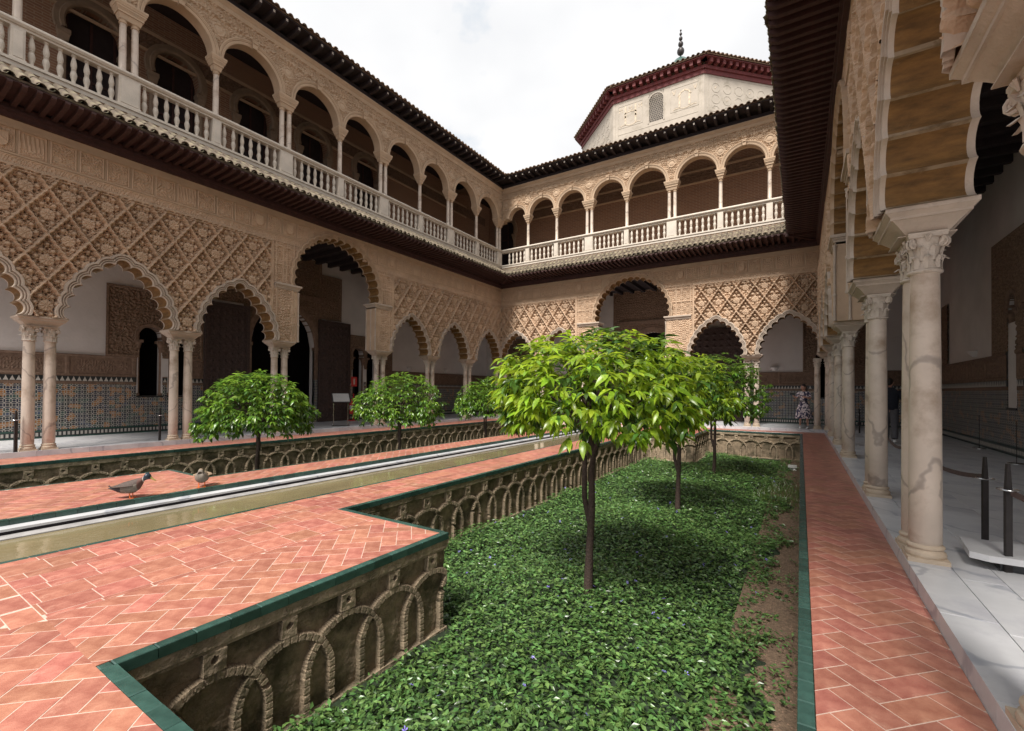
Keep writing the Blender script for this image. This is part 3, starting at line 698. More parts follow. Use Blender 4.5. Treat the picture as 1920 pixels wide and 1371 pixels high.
right = build_wing('palace_wing', 'palace wing close by on the right, seen along its arcade under a dark timber eave', (XR,0,0), -PI/2, -21.2, .4,
    R_pairs, 3, [], set(), [(-20.63, -9.2, .022), (-9.2, -2.0, .016)], .008, {0: -1}, False, (), True, False)

# ---------------------------------------------------------------- ground-floor galleries: inner walls, tiled dado, doors, windows
YW = 3.43
def gallery(W, s0, s1, va, vb, white_to, panels, windows, doors, portals, boards=()):
    """inner wall of a gallery; everything at depth YW"""
    holes = []
    for a, b, zb, zs in windows: holes.append((a, b, zb, lambda s, a=a, b=b, zs=zs: zs+math.sqrt(max(0, ((b-a)/2)**2-(s-(a+b)/2)**2))))
    for c, r, zs in portals: holes.append((c-r, c+r, .10, lambda s, c=c, r=r, zs=zs: zs+1.15*math.sqrt(max(0, r*r-(s-c)**2))))
    mb = MB(); wall_strips(mb, s0, s1, .08, 7.1, YW, YW+.3, holes); mb.build('gallery_wall', PLASTER, W)
    MB().box(s0, s1, .58, YW+.02, 6.95, 7.02).build('gallery_ceiling', WOODD, W)
    m = MB()
    for k in range(int((s1-s0)/.6)): m.box(s0+k*.6, s0+k*.6+.14, .60, YW, 6.78, 6.95)
    m.build('ceiling_beams', WOODD, W, kind='stuff')
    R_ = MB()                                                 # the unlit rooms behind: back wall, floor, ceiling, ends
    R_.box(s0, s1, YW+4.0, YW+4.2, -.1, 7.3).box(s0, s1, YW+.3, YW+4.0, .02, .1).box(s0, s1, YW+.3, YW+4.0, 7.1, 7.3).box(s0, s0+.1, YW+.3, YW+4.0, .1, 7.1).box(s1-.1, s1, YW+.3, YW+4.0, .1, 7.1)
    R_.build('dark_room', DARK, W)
    blocked = [(c-r-.12, c+r+.12, .1) for c, r, zs in portals]+[(a, b, .1) for a, b, z0, z1 in doors]+[(a-.04, b+.04, zb) for a, b, zb, zs in windows]
    def spans(ztop, zlow):
        cut = sorted([(a, b, z) for a, b, z in blocked if z < ztop]); out = []; x = va
        for a, b, z in cut:
            if a > x: out.append((x, a, zlow, ztop))
            if z > zlow: out.append((a, b, zlow, z))
            x = max(x, b)
        if x < vb: out.append((x, vb, zlow, ztop))
        return out
    for a, b, z0, z1 in spans(1.60, .34):
        MB().box(a, b, YW-.025, YW+.01, z0, z1).build('tile_dado', DADO, W)
    for a, b, z0, z1 in spans(.34, .12):
        if z1 <= .12: continue
        m = MB(); m.box(a, b, YW-.035, YW+.01, .12, .16, 0).box(a, b, YW-.033, YW+.01, .16, .30, 1).box(a, b, YW-.035, YW+.01, .30, .34, 0); k = a+.05
        while k < b-.08: m.box(k, k+.05, YW-.037, YW-.03, .185, .275, 2); k += .09
        m.build('dado_border', [GREEN, BLACKT, WHITE], W)
    for a, b, z0, z1 in spans(1.86, 1.60):
        if z1-z0 < .2: continue
        m = MB(); m.box(a, b, YW-.03, YW+.01, 1.60, 1.68, 0).box(a, b, YW-.028, YW+.01, 1.68, 1.83, 1).box(a, b, YW-.032, YW+.01, 1.83, 1.86, 0); k = a+.01
        while k < b-.10: m.prism([(k,1.69),(k+.10,1.69),(k+.065,1.77),(k+.05,1.82),(k+.035,1.77)], YW-.036, YW-.02, 2); k += .118
        m.build('stepped_tile_border', [BROWNF, BLACKT, WHITE], W)
    for a, b, z0, z1 in spans(2.45, 1.86):
        if z1-z0 < .4 or b-a < .2: continue
        def HF(s, z, a=a, b=b):
            t = (s-a) % 1.5; e = np.minimum(np.minimum(t, 1.5-t), np.minimum(z-1.86, 2.45-z)); h = np.where(e < .05, .02, 0.0)
            inn = (np.abs(t-.60) < .42) & (np.abs(z-2.15) < .15); h = np.where(inn, .012*np.tanh(3*np.sin(2*PI*s/.06+1.4*np.sin(11*z))*np.cos(2*PI*(z-2.15)/.17+np.sin(23*s))), h)
            r = np.hypot(t-1.25, z-2.15); h = np.where(r < .11, .015*(.5+.5*np.cos(6*np.arctan2(z-2.15, t-1.25))), h)
            return np.where(z > 2.40, .045, h)-(YW-.02)
        g = hgrid(a, b, 1.86, 2.45, .03, (HF, lambda s, z: np.zeros_like(s))); obj('inscription_frieze', np_mesh('inscription_frieze', *g[0], BROWNF), W)
    for a, b, z0, z1 in panels:
        def HP(s, z, a=a, b=b, z0=z0, z1=z1):
            e = np.minimum(np.minimum(s-a, b-s), np.minimum(z-z0, z1-z)); h = arabesque(s, z, .22, .3, .016)+arabesque(s, z, .11, 1.3, .008)
            q = np.minimum(np.abs((s-a) % .8-.4), np.abs((z-z0) % .95-.47)); h = np.where(q > .37, .02, h)
            return np.where(e < .06, .03, h)-(YW-.03)
        def IDP(s, z):
            k = np.zeros_like(s)
            for wa, wb, zb, zs in windows: k = np.where(((s > wa) & (s < wb) & (z > zb) & (z < zs)) | (np.hypot(s-(wa+wb)/2, z-zs) < (wb-wa)/2), -99, k)
            for c, r, zs in portals: k = np.where((np.hypot(s-c, (z-zs)/1.15) < r) | ((np.abs(s-c) < r) & (z < zs)), -99, k)
            return k
        g = hgrid(a, b, z0, z1, .03, (HP, IDP))
        if 0 in g: obj('carved_wall_panel', np_mesh('carved_wall_panel', *g[0], BROWNP), W)
    for a, b, zb, zs in windows:                              # horseshoe-ish arch band with colonettes
        c, r = (a+b)/2, (b-a)/2; V = []; F = []; n = 18; prof = [(r,YW+.3),(r,YW-.04),(r+.03,YW-.06),(r+.10,YW-.06),(r+.12,YW)]
        for w, y in prof:
            for k in range(n): an = -.28+(PI+.56)*k/(n-1); V.append((c+w*math.cos(an), y, zs+w*math.sin(an)))
        for j in range(len(prof)-1):
            for k in range(n-1): F.append((j*n+k,(j+1)*n+k,(j+1)*n+k+1,j*n+k+1))
        A_ = obj('window_arch', np_mesh('window_arch', V, F, BROWNF, None, True, 35), W)
        for x in (a, b):
            MB().lathe([(.06,zb),(.075,zb+.03),(.05,zb+.1),(.045,zs-.5),(.06,zs-.48),(.055,zs-.42),(.10,zs-.22),(.11,zs-.2)], 10, x, YW+.05).box(x-.12,x+.12,YW-.06,YW+.2,zs-.2,zs-.12).build('window_colonette', BROWNF, A_, True, 40)
        MB().box(a-.05, b+.05, YW-.05, YW+.02, zb-.05, zb).build('window_sill', BLACKT, A_)
    for a, b, z0, z1 in doors:
        D = MB().box(a, b, YW-.14, YW-.06, z0, z1).build('door_leaf', DOORW, W)
        nx, nz = 6, 14; m = MB(); w, h = (b-a-.2)/nx, (z1-z0-.25)/nz
        for i in range(nx):
            for j in range(nz):
                x, z = a+.1+w*(i+.5), z0+.12+h*(j+.5); e = .40
                m.add([(x-w*e,YW-.141,z),(x,YW-.141,z-h*e),(x+w*e,YW-.141,z),(x,YW-.141,z+h*e),(x,YW-.175,z)], [(0,1,4),(1,2,4),(2,3,4),(3,0,4)])
        m.build('door_bosses', DOORW, D, kind='stuff')
        f = MB(); f.box(a-.02,a+.09,YW-.17,YW-.05,z0,z1+.03).box(b-.09,b+.02,YW-.17,YW-.05,z0,z1+.03).box(a+.09,b-.09,YW-.168,YW-.05,z1-.09,z1+.03); f.build('door_frame', DOORW, D)
    for c, r, zs in portals:
        V = []; F = []; n = 26; prof = [(r,YW+.3),(r,YW-.05),(r+.03,YW-.08),(r+.22,YW-.08),(r+.25,YW-.05),(r+.32,YW-.05),(r+.34,YW)]
        for w, y in prof:
            for k in range(n): an = PI*k/(n-1); V.append((c+w*math.cos(an), y, zs+1.15*w*math.sin(an)))
        for j in range(len(prof)-1):
            for k in range(n-1): F.append((j*n+k,(j+1)*n+k,(j+1)*n+k+1,j*n+k+1))
        P_ = obj('portal_arch', np_mesh('portal_arch', V, F, BROWNF, None, True, 35), W)
        for sg in (-1, 1):
            x0, x1 = sorted((c+sg*r, c+sg*(r+.28))); m = MB(); m.box(x0, x1, YW-.07, YW+.1, .12, 1.9, 1).box(x0, x1, YW-.072, YW+.1, 1.9, zs, 0).box(x0-.03, x1+.03, YW-.1, YW+.1, zs-.12, zs+.001, 0); m.build('portal_jamb', [BROWNF, DADO], P_)
        MB().box(c-r-.35, c+r+.35, YW-.12, YW+.02, zs+1.15*r+.42, zs+1.15*r+.62).build('portal_lintel', BROWNF, P_)
    for a, b, z0, z1 in boards: MB().box(a, b, YW-.02, YW+.14, z0, z1).build('window_board', PLASTER, W)
gallery(left, -.4, 24.4, 1.0, 24.0, 5.5, [(4.8,7.38,2.45,4.6),(7.4,9.0,4.62,6.4),(11.65,12.9,4.5,6.4),(8.7,11.9,3.3,6.9),(13.32,15.9,2.45,4.0)],
        [(5.60,6.20,1.26,3.12),(6.40,7.0,1.26,3.12),(13.55,14.15,1.26,3.12),(14.35,14.95,1.26,3.12)], [(7.42,8.86,.12,4.5),(11.76,13.28,.12,4.42)], [(10.3,1.30,3.25)])
gallery(back, -17.3, 4.05, -17.2, 4.0, 5, [(-8.7,-4.55,3.2,6.9),(.08,2.5,2.45,4.75),(-15.6,-13.2,2.45,4.75)], [(.55,1.1,1.3,3.1),(1.25,1.8,1.3,3.1)], [(-4.5,-2.3,.12,4.6),(-10.9,-8.72,.12,4.6)], [(-6.6,1.35,3.1)])
gallery(right, -24.4, .4, -24.0, -9.0, 5, [(-15.85,-12.9,2.45,5.15),(-20.6,-19.9,2.45,4.4)], [(-14.92,-14.45,1.2,3.55),(-13.95,-13.45,1.2,3.55)], [(-13.0,-11.6,.12,4.5)], [], [(-14.92,-14.45,1.2,3.13)])

# ---------------------------------------------------------------- floors
def in_view_size(x, y, z=0.0):
    v = np.array([x, y, z-1.5]); d = float(v@fw)
    if d < .4: return 0
    px, py = 960+849.5*float(v@rt)/d, 724.5-849.5*float(v@up)/d
    if not (-60 < px < 1980 and 0 < py < 1440): return 0
    return 1.0/d
def place_pieces(parent, polys, ztop, depth, mat, name, limit=300, jitter=.0012, bev=.004, extra=None):
    """each polygon becomes a bevelled piece; the largest in view are objects, the rest one joined part"""
    order = sorted(range(len(polys)), key=lambda i: -in_view_size(*np.mean(polys[i], axis=0)))
    top = set(order[:limit]); rest = MB()
    for i, p in enumerate(polys):
        p = np.array(p); c = p.mean(0); n = len(p); z = ztop+float(np.clip(rng.normal(0, jitter), -1.5*jitter, 1.5*jitter))
        q = c+(p-c)*(1-bev/max(.02, np.abs(p-c).max()))
        o = c if i in top else np.zeros(2)
        tx, ty = rng.normal(0, .0012, 2)
        vs = [(x-o[0], y-o[1], z+tx*(x-c[0])+ty*(y-c[1])) for x, y in q]+[(x-o[0], y-o[1], z-bev*.7) for x, y in p]+[(x-o[0], y-o[1], z-depth) for x, y in p]
        fs = [tuple(range(n))]+[(n+k,n+(k+1)%n,(k+1)%n,k) for k in range(n)]+[(2*n+k,2*n+(k+1)%n,n+(k+1)%n,n+k) for k in range(n)]
        if i in top: MB().add(vs, fs).build(name, mat, parent, loc=(o[0], o[1], 0))
        else: rest.add(vs, fs)
    if rest.v: rest.build(name+'s_beyond', mat, parent, kind='stuff')
def clip(poly, x0, x1, y0, y1):
    for ax, v, sg in ((0,x0,1),(0,x1,-1),(1,y0,1),(1,y1,-1)):
        out = []
        for a, b in zip(poly, poly[1:]+poly[:1]):
            da, db = sg*(a[ax]-v), sg*(b[ax]-v)
            if da >= 0: out.append(a)
            if da*db < 0: t = da/(da-db); out.append((a[0]+t*(b[0]-a[0]), a[1]+t*(b[1]-a[1])))
        poly = out
        if len(poly) < 3: return None
    ar = sum(a[0]*b[1]-b[0]*a[1] for a, b in zip(poly, poly[1:]+poly[:1]))/2
    if ar < .0012: return None
    cl = [poly[0]]
    for p in poly[1:]:
        if math.hypot(p[0]-cl[-1][0], p[1]-cl[-1][1]) > .004: cl.append(p)
    return cl if len(cl) >= 3 else None
G_ = .0030
def herring(x0, x1, y0, y1, w=.145, ang=PI/4, ox=0, oy=0):
    out = []; ca, sa = math.cos(ang), math.sin(ang); cx, cy = (x0+x1)/2, (y0+y1)/2
    N = int(((x1-x0)+(y1-y0))/w)+6
    for i in range(-N, N):
        for j in range(-N//2, N//2+1):
            bx, by = i+4*j, i
            for (a, b, c, d) in ((bx,by,bx+2,by+1),(bx+2,by-1,bx+3,by+1)):
                a, b, c, d = a*w+G_+ox, b*w+G_+oy, c*w-G_+ox, d*w-G_+oy
                q = [(a,b),(c,b),(c,d),(a,d)]; m = ((a+c)/2, (b+d)/2); mx, my = m[0]*ca-m[1]*sa+cx, m[0]*sa+m[1]*ca+cy
                if not (x0-.3 < mx < x1+.3 and y0-.3 < my < y1+.3): continue
                p = clip([(x*ca-y*sa+cx, x*sa+y*ca+cy) for x, y in q], x0, x1, y0, y1)
                if p: out.append(p)
    return out
def rows(x0, x1, y0, y1, widths, L):
    out = []; x = x0; k = 0
    while x < x1-.02:
        w = min(widths[k % len(widths)], x1-x); y = y0-rng.uniform(0, L)
        while y < y1:
            p = clip([(x+G_,y+G_),(x+w-G_,y+G_),(x+w-G_,y+L-G_),(x+G_,y+L-G_)], x0, x1, y0, y1)
            if p: out.append(p)
            y += L
        x += w; k += 1
    return out
PX0, PX1 = -7.55, -5.74                                         # pool edges
RB, LB = (-4.82, 0.0), (-12.87, -8.47)                          # beds in X
BY0, BY1, JY0, JY1 = .93, 19.66, 3.68, 16.9; JX = -3.13; LJX = -9.77
E_ = .062
paving = obj('brick_paving', None)
rects = [(E_, .742, -1.4, 20.58), (-13.98, E_, BY1+E_, 20.58), (-13.98, PX0-E_*.0-.05, -1.4, BY0-E_), (PX1+.04, E_, -1.4, BY0-E_),
         (PX1+.04, RB[0]-E_, BY0-E_, BY1+E_), (RB[0]-E_, JX-E_, BY0-E_, JY0-E_), (RB[0]-E_, JX-E_, JY1+E_, BY1+E_),
         (LB[1]+E_, PX0-.05, BY0-E_, BY1+E_), (LJX+E_, LB[1]+E_, BY0-E_, JY0-E_), (LJX+E_, LB[1]+E_, JY1+E_, BY1+E_), (-13.98, LB[0]-E_, BY0-E_, BY1+E_), (PX0-.05, PX1+.04, 18.6, BY1+E_)]
mb = MB()
for x0, x1, y0, y1 in rects: mb.add([(x0,y0,.0042),(x1,y0,.0042),(x1,y1,.0042),(x0,y1,.0042)], [(0,1,2,3)])
paving.data = None
bpy.data.objects.remove(paving); paving = mb.build('brick_paving', GROUT, kind='structure')
polys = herring(E_, .742, 1.2, 20.58, ox=.03) + herring(PX1+.04, -4.1, -1.2, BY0-E_-.16) + herring(-4.1, E_, -1.2, BY0-E_, ox=.06) + rows(PX1+.04, RB[0]-E_, BY0-E_, BY1+E_, [.145,.29,.145,.29], .29)
polys += [[(x, BY0-E_-.155), (x+.292, BY0-E_-.155), (x+.292, BY0-E_-.006), (x, BY0-E_-.006)] for x in np.linspace(PX1+.045, -4.1-.296, 5)]
polys += rows(RB[0]-E_, -4.13, BY0-E_, JY0-E_, [.145,.29,.255], .29) + herring(-4.13, JX-E_, BY0-E_, JY0-E_, oy=.05) + herring(RB[0]-E_, JX-E_, JY1+E_, BY1+E_)
polys += herring(LB[1]+E_, PX0-.05, BY0-E_, BY1+E_) + herring(LJX+E_, LB[1]+E_, BY0-E_, JY0-E_) + herring(-13.98, LB[0]-E_, BY0-E_, BY1+E_) + herring(-8.4, .06, BY1+E_, 20.58) + herring(-13.98, PX0-.05, -.2, BY0-E_)
place_pieces(paving, polys, .0054, .012, TERRA, 'paving_tile', jitter=.0003, bev=.0014)
# marble gallery floors with a kerb step
marble_floor = obj('bpy_tmp', None); bpy.data.objects.remove(marble_floor)
mb = MB(); mb.box(.75, 4.6, -2, 24.2, -.05, .112).box(-17.6, -14.0, -2, 24.2, -.05, .112).box(-14.0, .75, 20.59, 24.2, -.05, .112)
marble_floor = mb.build('gallery_floor', M('grey_joint_mortar', (.10,.085,.07), .9, .2, 20), kind='structure')
sl_ = []
def slabs(x0, x1, y0, y1, wx, L, along='y'):
    out = []
    if along == 'y':
        x = x0
        for w in wx:
            y = y0-rng.uniform(0, L)
            while y < y1:
                l = L*rng.uniform(.8, 1.2); p = clip([(x+.002,y+.002),(x+w-.002,y+.002),(x+w-.002,y+l-.002),(x+.002,y+l-.002)], x0, x1, y0, y1)
                if p: out.append(p)
                y += l
            x += w
    return out
sl_ += slabs(.742, 4.04, -1.5, 24.1, [.27,.25,.48,.48,.48,.48,.48,.48], .95)
sl_ += slabs(-17.4, -13.97, -1.0, 24.1, [.48]*6+[.28,.27], .95) + slabs(-13.97, .742, 20.58, 24.05, [.9]*17, .6)
place_pieces(marble_floor, sl_, .121, .125, FLOORM, 'marble_slab', 280, .0006, .003)
MB().box(-60, 60, -40, 90, -1.6, -1.3).build('ground', SOIL, kind='structure')

# ---------------------------------------------------------------- sunken beds: glazed coping, carved planter walls, soil
def planter_relief(n0, z_noise):
    P = .505
    def H(s, z):
        k = np.round(s/P)*P; ds = s-k; nz = .5*np.sin(7*s+1.7*np.sin(9*z))+.5*np.sin(23*z+2*np.sin(17*s)+n0)
        h = np.full_like(s, -.055)
        blk = (np.abs(ds) < .068+.008*np.sin(5*k)) & (z > -.31) & (z < -.15); fr = (z > -.165) | (z < -.97)
        band = np.zeros_like(s, bool); best = np.zeros_like(s)
        for off in (-P, 0, P):
            r = np.hypot(ds-off, np.maximum(z+.70, 0)); b = np.abs(r-.36) < .028
            jt = np.where(z > -.70, np.arctan2(np.maximum(z+.70, 0), ds-off)*.36, z); b &= ~((nz > .90) & (z < -.42)); band |= b
            best = np.where(b & (np.abs((jt/.062) % 1-.5) > .42), 1, best)
        h = np.where(band, -.007-.009*best, h)
        field = (np.abs(ds) > .0) & (z > -.70) & (z > -.30); h = np.where((z > -.30) & (z <= -.15) & ~band, -.05, h)
        h = np.where(blk, -.004, h); h = np.where(np.hypot(ds, z+.225) < .022, -.055, h)
        h = np.where(fr, .0, h); h = np.where((z > -.165) & (z < -.145), -.012, h)
        h = h+np.where(band | fr, .002, .006)*nz*(z < -.14)+np.where(band, 0, .003)*np.sin(41*s+31*z)*np.sin(53*z-21*s)
        return h
    return H
def planter_face(parent, x0, y0, x1, y1, st, seed):
    """relief on the vertical face from (x0,y0) to (x1,y1); the bed lies to the right of that direction... normal = (dy,-dx)"""
    L = math.hypot(x1-x0, y1-y0); ux, uy = (x1-x0)/L, (y1-y0)/L
    rel = planter_relief(seed, 0)
    g = hgrid(0, L, -1.08, -.06, st, (rel, lambda s, z: np.where(rel(s, z) > -.028, 1, 0)))
    for k in g: _face(parent, g[k], x0, y0, ux, uy, (PSTONE, PBAND)[k], ('recessed_field', 'carved_band')[k])
def _face(parent, gk, x0, y0, ux, uy, mat, nm):
    V, F = gk; s, y, z = V[:,0], V[:,1], V[:,2]              # y = -height
    V2 = np.stack([x0+ux*s-uy*y, y0+uy*s+ux*y, z], -1)
    obj(nm, np_mesh(nm, V2, F, mat, None, False), parent)
def coping(parent, segs):
    polys = []
    ends = []
    for i, (x0, y0, x1, y1, nx, ny) in enumerate(segs):
        ends.append(((x0,y0),(x1,y1)))
    segs2 = []
    for i, (x0, y0, x1, y1, nx, ny) in enumerate(segs):
        L = math.hypot(x1-x0, y1-y0); ux, uy = (x1-x0)/L, (y1-y0)/L; p = [(x0,y0),(x1,y1)]
        for j, s in enumerate(segs):
            if j == i: continue
            for e in (0, 1):
                for q, far in (((s[0],s[1]),(s[2],s[3])),((s[2],s[3]),(s[0],s[1]))):
                    if abs(q[0]-(x0,x1)[e])+abs(q[1]-(y0,y1)[e]) < 1e-6:
                        d2 = (far[0]-q[0], far[1]-q[1])
                        if nx*d2[0]+ny*d2[1] > 0:                 # rims would overlap: mitre back the shorter one
                            if j < i: p[e] = (p[e][0]+(ux if e == 0 else -ux)*E_, p[e][1]+(uy if e == 0 else -uy)*E_)
                        elif j < i:
                            a, b = .003, E_-.003; c = [(q[0]+nx*a+s[4]*a, q[1]+ny*a+s[5]*a), (q[0]+nx*b+s[4]*a, q[1]+ny*b+s[5]*a), (q[0]+nx*b+s[4]*b, q[1]+ny*b+s[5]*b), (q[0]+nx*a+s[4]*b, q[1]+ny*a+s[5]*b)]
                            ar = sum(c[k][0]*c[(k+1) % 4][1]-c[(k+1) % 4][0]*c[k][1] for k in range(4)); polys.append(c if ar > 0 else c[::-1])
        segs2.append((*p[0], *p[1], nx, ny))
    for (x0, y0, x1, y1, nx, ny) in segs2:
        L = math.hypot(x1-x0, y1-y0); n = max(1, round(L/.19)); ux, uy = (x1-x0)/L, (y1-y0)/L
        for k in range(n):
            a, b = L*k/n+.0015, L*(k+1)/n-.0015
            p = [(x0+ux*a-nx*.012, y0+uy*a-ny*.012), (x0+ux*b-nx*.012, y0+uy*b-ny*.012), (x0+ux*b+nx*(E_-.003), y0+uy*b+ny*(E_-.003)), (x0+ux*a+nx*(E_-.003), y0+uy*a+ny*(E_-.003))]
            ar = sum(p[i][0]*p[(i+1) % 4][1]-p[(i+1) % 4][0]*p[i][1] for i in range(4)); polys.append(p if ar > 0 else p[::-1])
    place_pieces(parent, polys, .006, .066, GREEN, 'glazed_tile', 220, .0008, .006)
def bed(name_label, segs, faces, solids):
    T = thing('planter_wall', name_label, 'garden wall')
    for f in faces: planter_face(T, *f)
    m = MB()
    for b in solids: m.box(*b)
    m.build('wall_core', PSTONE, T)
    coping(T, segs)
bed('stone retaining wall of the sunken bed in front, carved with interlaced arches under a green glazed rim',
    [(0,BY0,0,BY1,1,0),(JX,BY0,0,BY0,0,-1),(JX,BY0,JX,JY0,-1,0),(RB[0],JY0,JX,JY0,0,-1),(RB[0],JY0,RB[0],JY1,-1,0),(RB[0],JY1,JX,JY1,0,1),(JX,JY1,JX,BY1,-1,0),(JX,BY1,0,BY1,0,1)],
    [(JX,BY0,JX,JY0,.008,.3),(RB[0],JY0,RB[0],JY1,.015,1.1),(RB[0],JY1,JX,JY1,.03,2.0),(JX,JY1,JX,BY1,.03,2.5),(JX,BY1,0,BY1,.025,3.1)],
    [(.012,.6,-1.4,20.5,-1.2,-.05),(-5.0,.012,-1.4,BY0-.02,-1.2,-.05),(-5.6,JX-.08,BY0-.019,JY0-.02,-1.2,-.05),(-5.55,RB[0]-.08,JY0-.019,JY1+.02,-1.2,-.05),(-5.6,JX-.08,JY1+.08,20.5,-1.2,-.05),(JX-.079,.6,BY1+.08,20.5,-1.2,-.052)])
bed('stone retaining wall of the sunken bed across the pool, carved with interlaced arches',
    [(LB[0],BY0,LB[0],BY1,-1,0),(LB[0],BY0,LJX,BY0,0,-1),(LJX,BY0,LJX,JY0,1,0),(LJX,JY0,LB[1],JY0,0,-1),(LB[1],JY0,LB[1],JY1,1,0),(LJX,JY1,LB[1],JY1,0,1),(LJX,JY1,LJX,BY1,1,0),(LB[0],BY1,LJX,BY1,0,1)],
    [(LB[0],BY0,LB[0],BY1,.016,4.2),(LB[0],BY1,LJX,BY1,.03,5.1),(LJX,JY1,LB[1],JY1,.03,6.0)],
    [(-14.0,LB[0]-.08,-1.4,20.5,-1.2,-.05),(LB[0],LJX-.02,-1.4,BY0,-1.2,-.05),(LJX+.02,PX0-.5,-1.4,JY0-.02,-1.2,-.05),(LB[1]+.02,PX0-.5,JY0-.019,JY1+.02,-1.2,-.05),(LJX+.08,PX0-.5,JY1+.08,20.5,-1.2,-.05),(LB[0]-.079,LJX+.079,BY1+.08,20.5,-1.2,-.052)])
# pool: walls, glazed edges, marble ledges, water
pool = MB().box(PX0-.6,PX0-.02,-1.4,18.6,-.6,-.058).box(PX1+.02,PX1+.5,-1.4,18.6,-.6,-.03).box(PX0-.6,PX1+.5,18.61,19.2,-.6,-.03).box(PX0-.6,PX1+.5,-1.4,18.6,-.75,-.6).build('pool_basin', PSTONE, kind='structure')
coping(pool, [(PX0,-1.0,PX0,18.6,-1,0),(PX1,-1.0,PX1,18.6,1,0),(PX0,18.6,PX1,18.6,0,1)])
MB().box(PX0-.02,PX0+.19,-1.4,18.55,-.09,-.062).build('marble_ledge', FLOORM, pool)
MB().box(PX0-.02,PX0+.17,-1.4,18.55,-.3,-.091).build('painted_gap_shade', DARK, pool)  # solid near-black box; its colour stands in for shade in the gap below the ledge
MB().box(PX0+.17,PX0+.38,-1.4,18.55,-.3,-.128).build('stone_ledge', M('grey_wet_stone', (.30,.29,.285), .5, .3, 5), pool)
g = hgrid(PX0+.36, PX1+.03, -1.4, 18.6, .1, (lambda s, z: np.zeros_like(s), lambda s, z: np.zeros_like(s)))
V, F = g[0]; V2 = np.stack([V[:,0], V[:,2], -.142+0*V[:,0]], -1); obj('pool_water', np_mesh('pool_water', V2, F, WATERM, None, True), kind='structure')

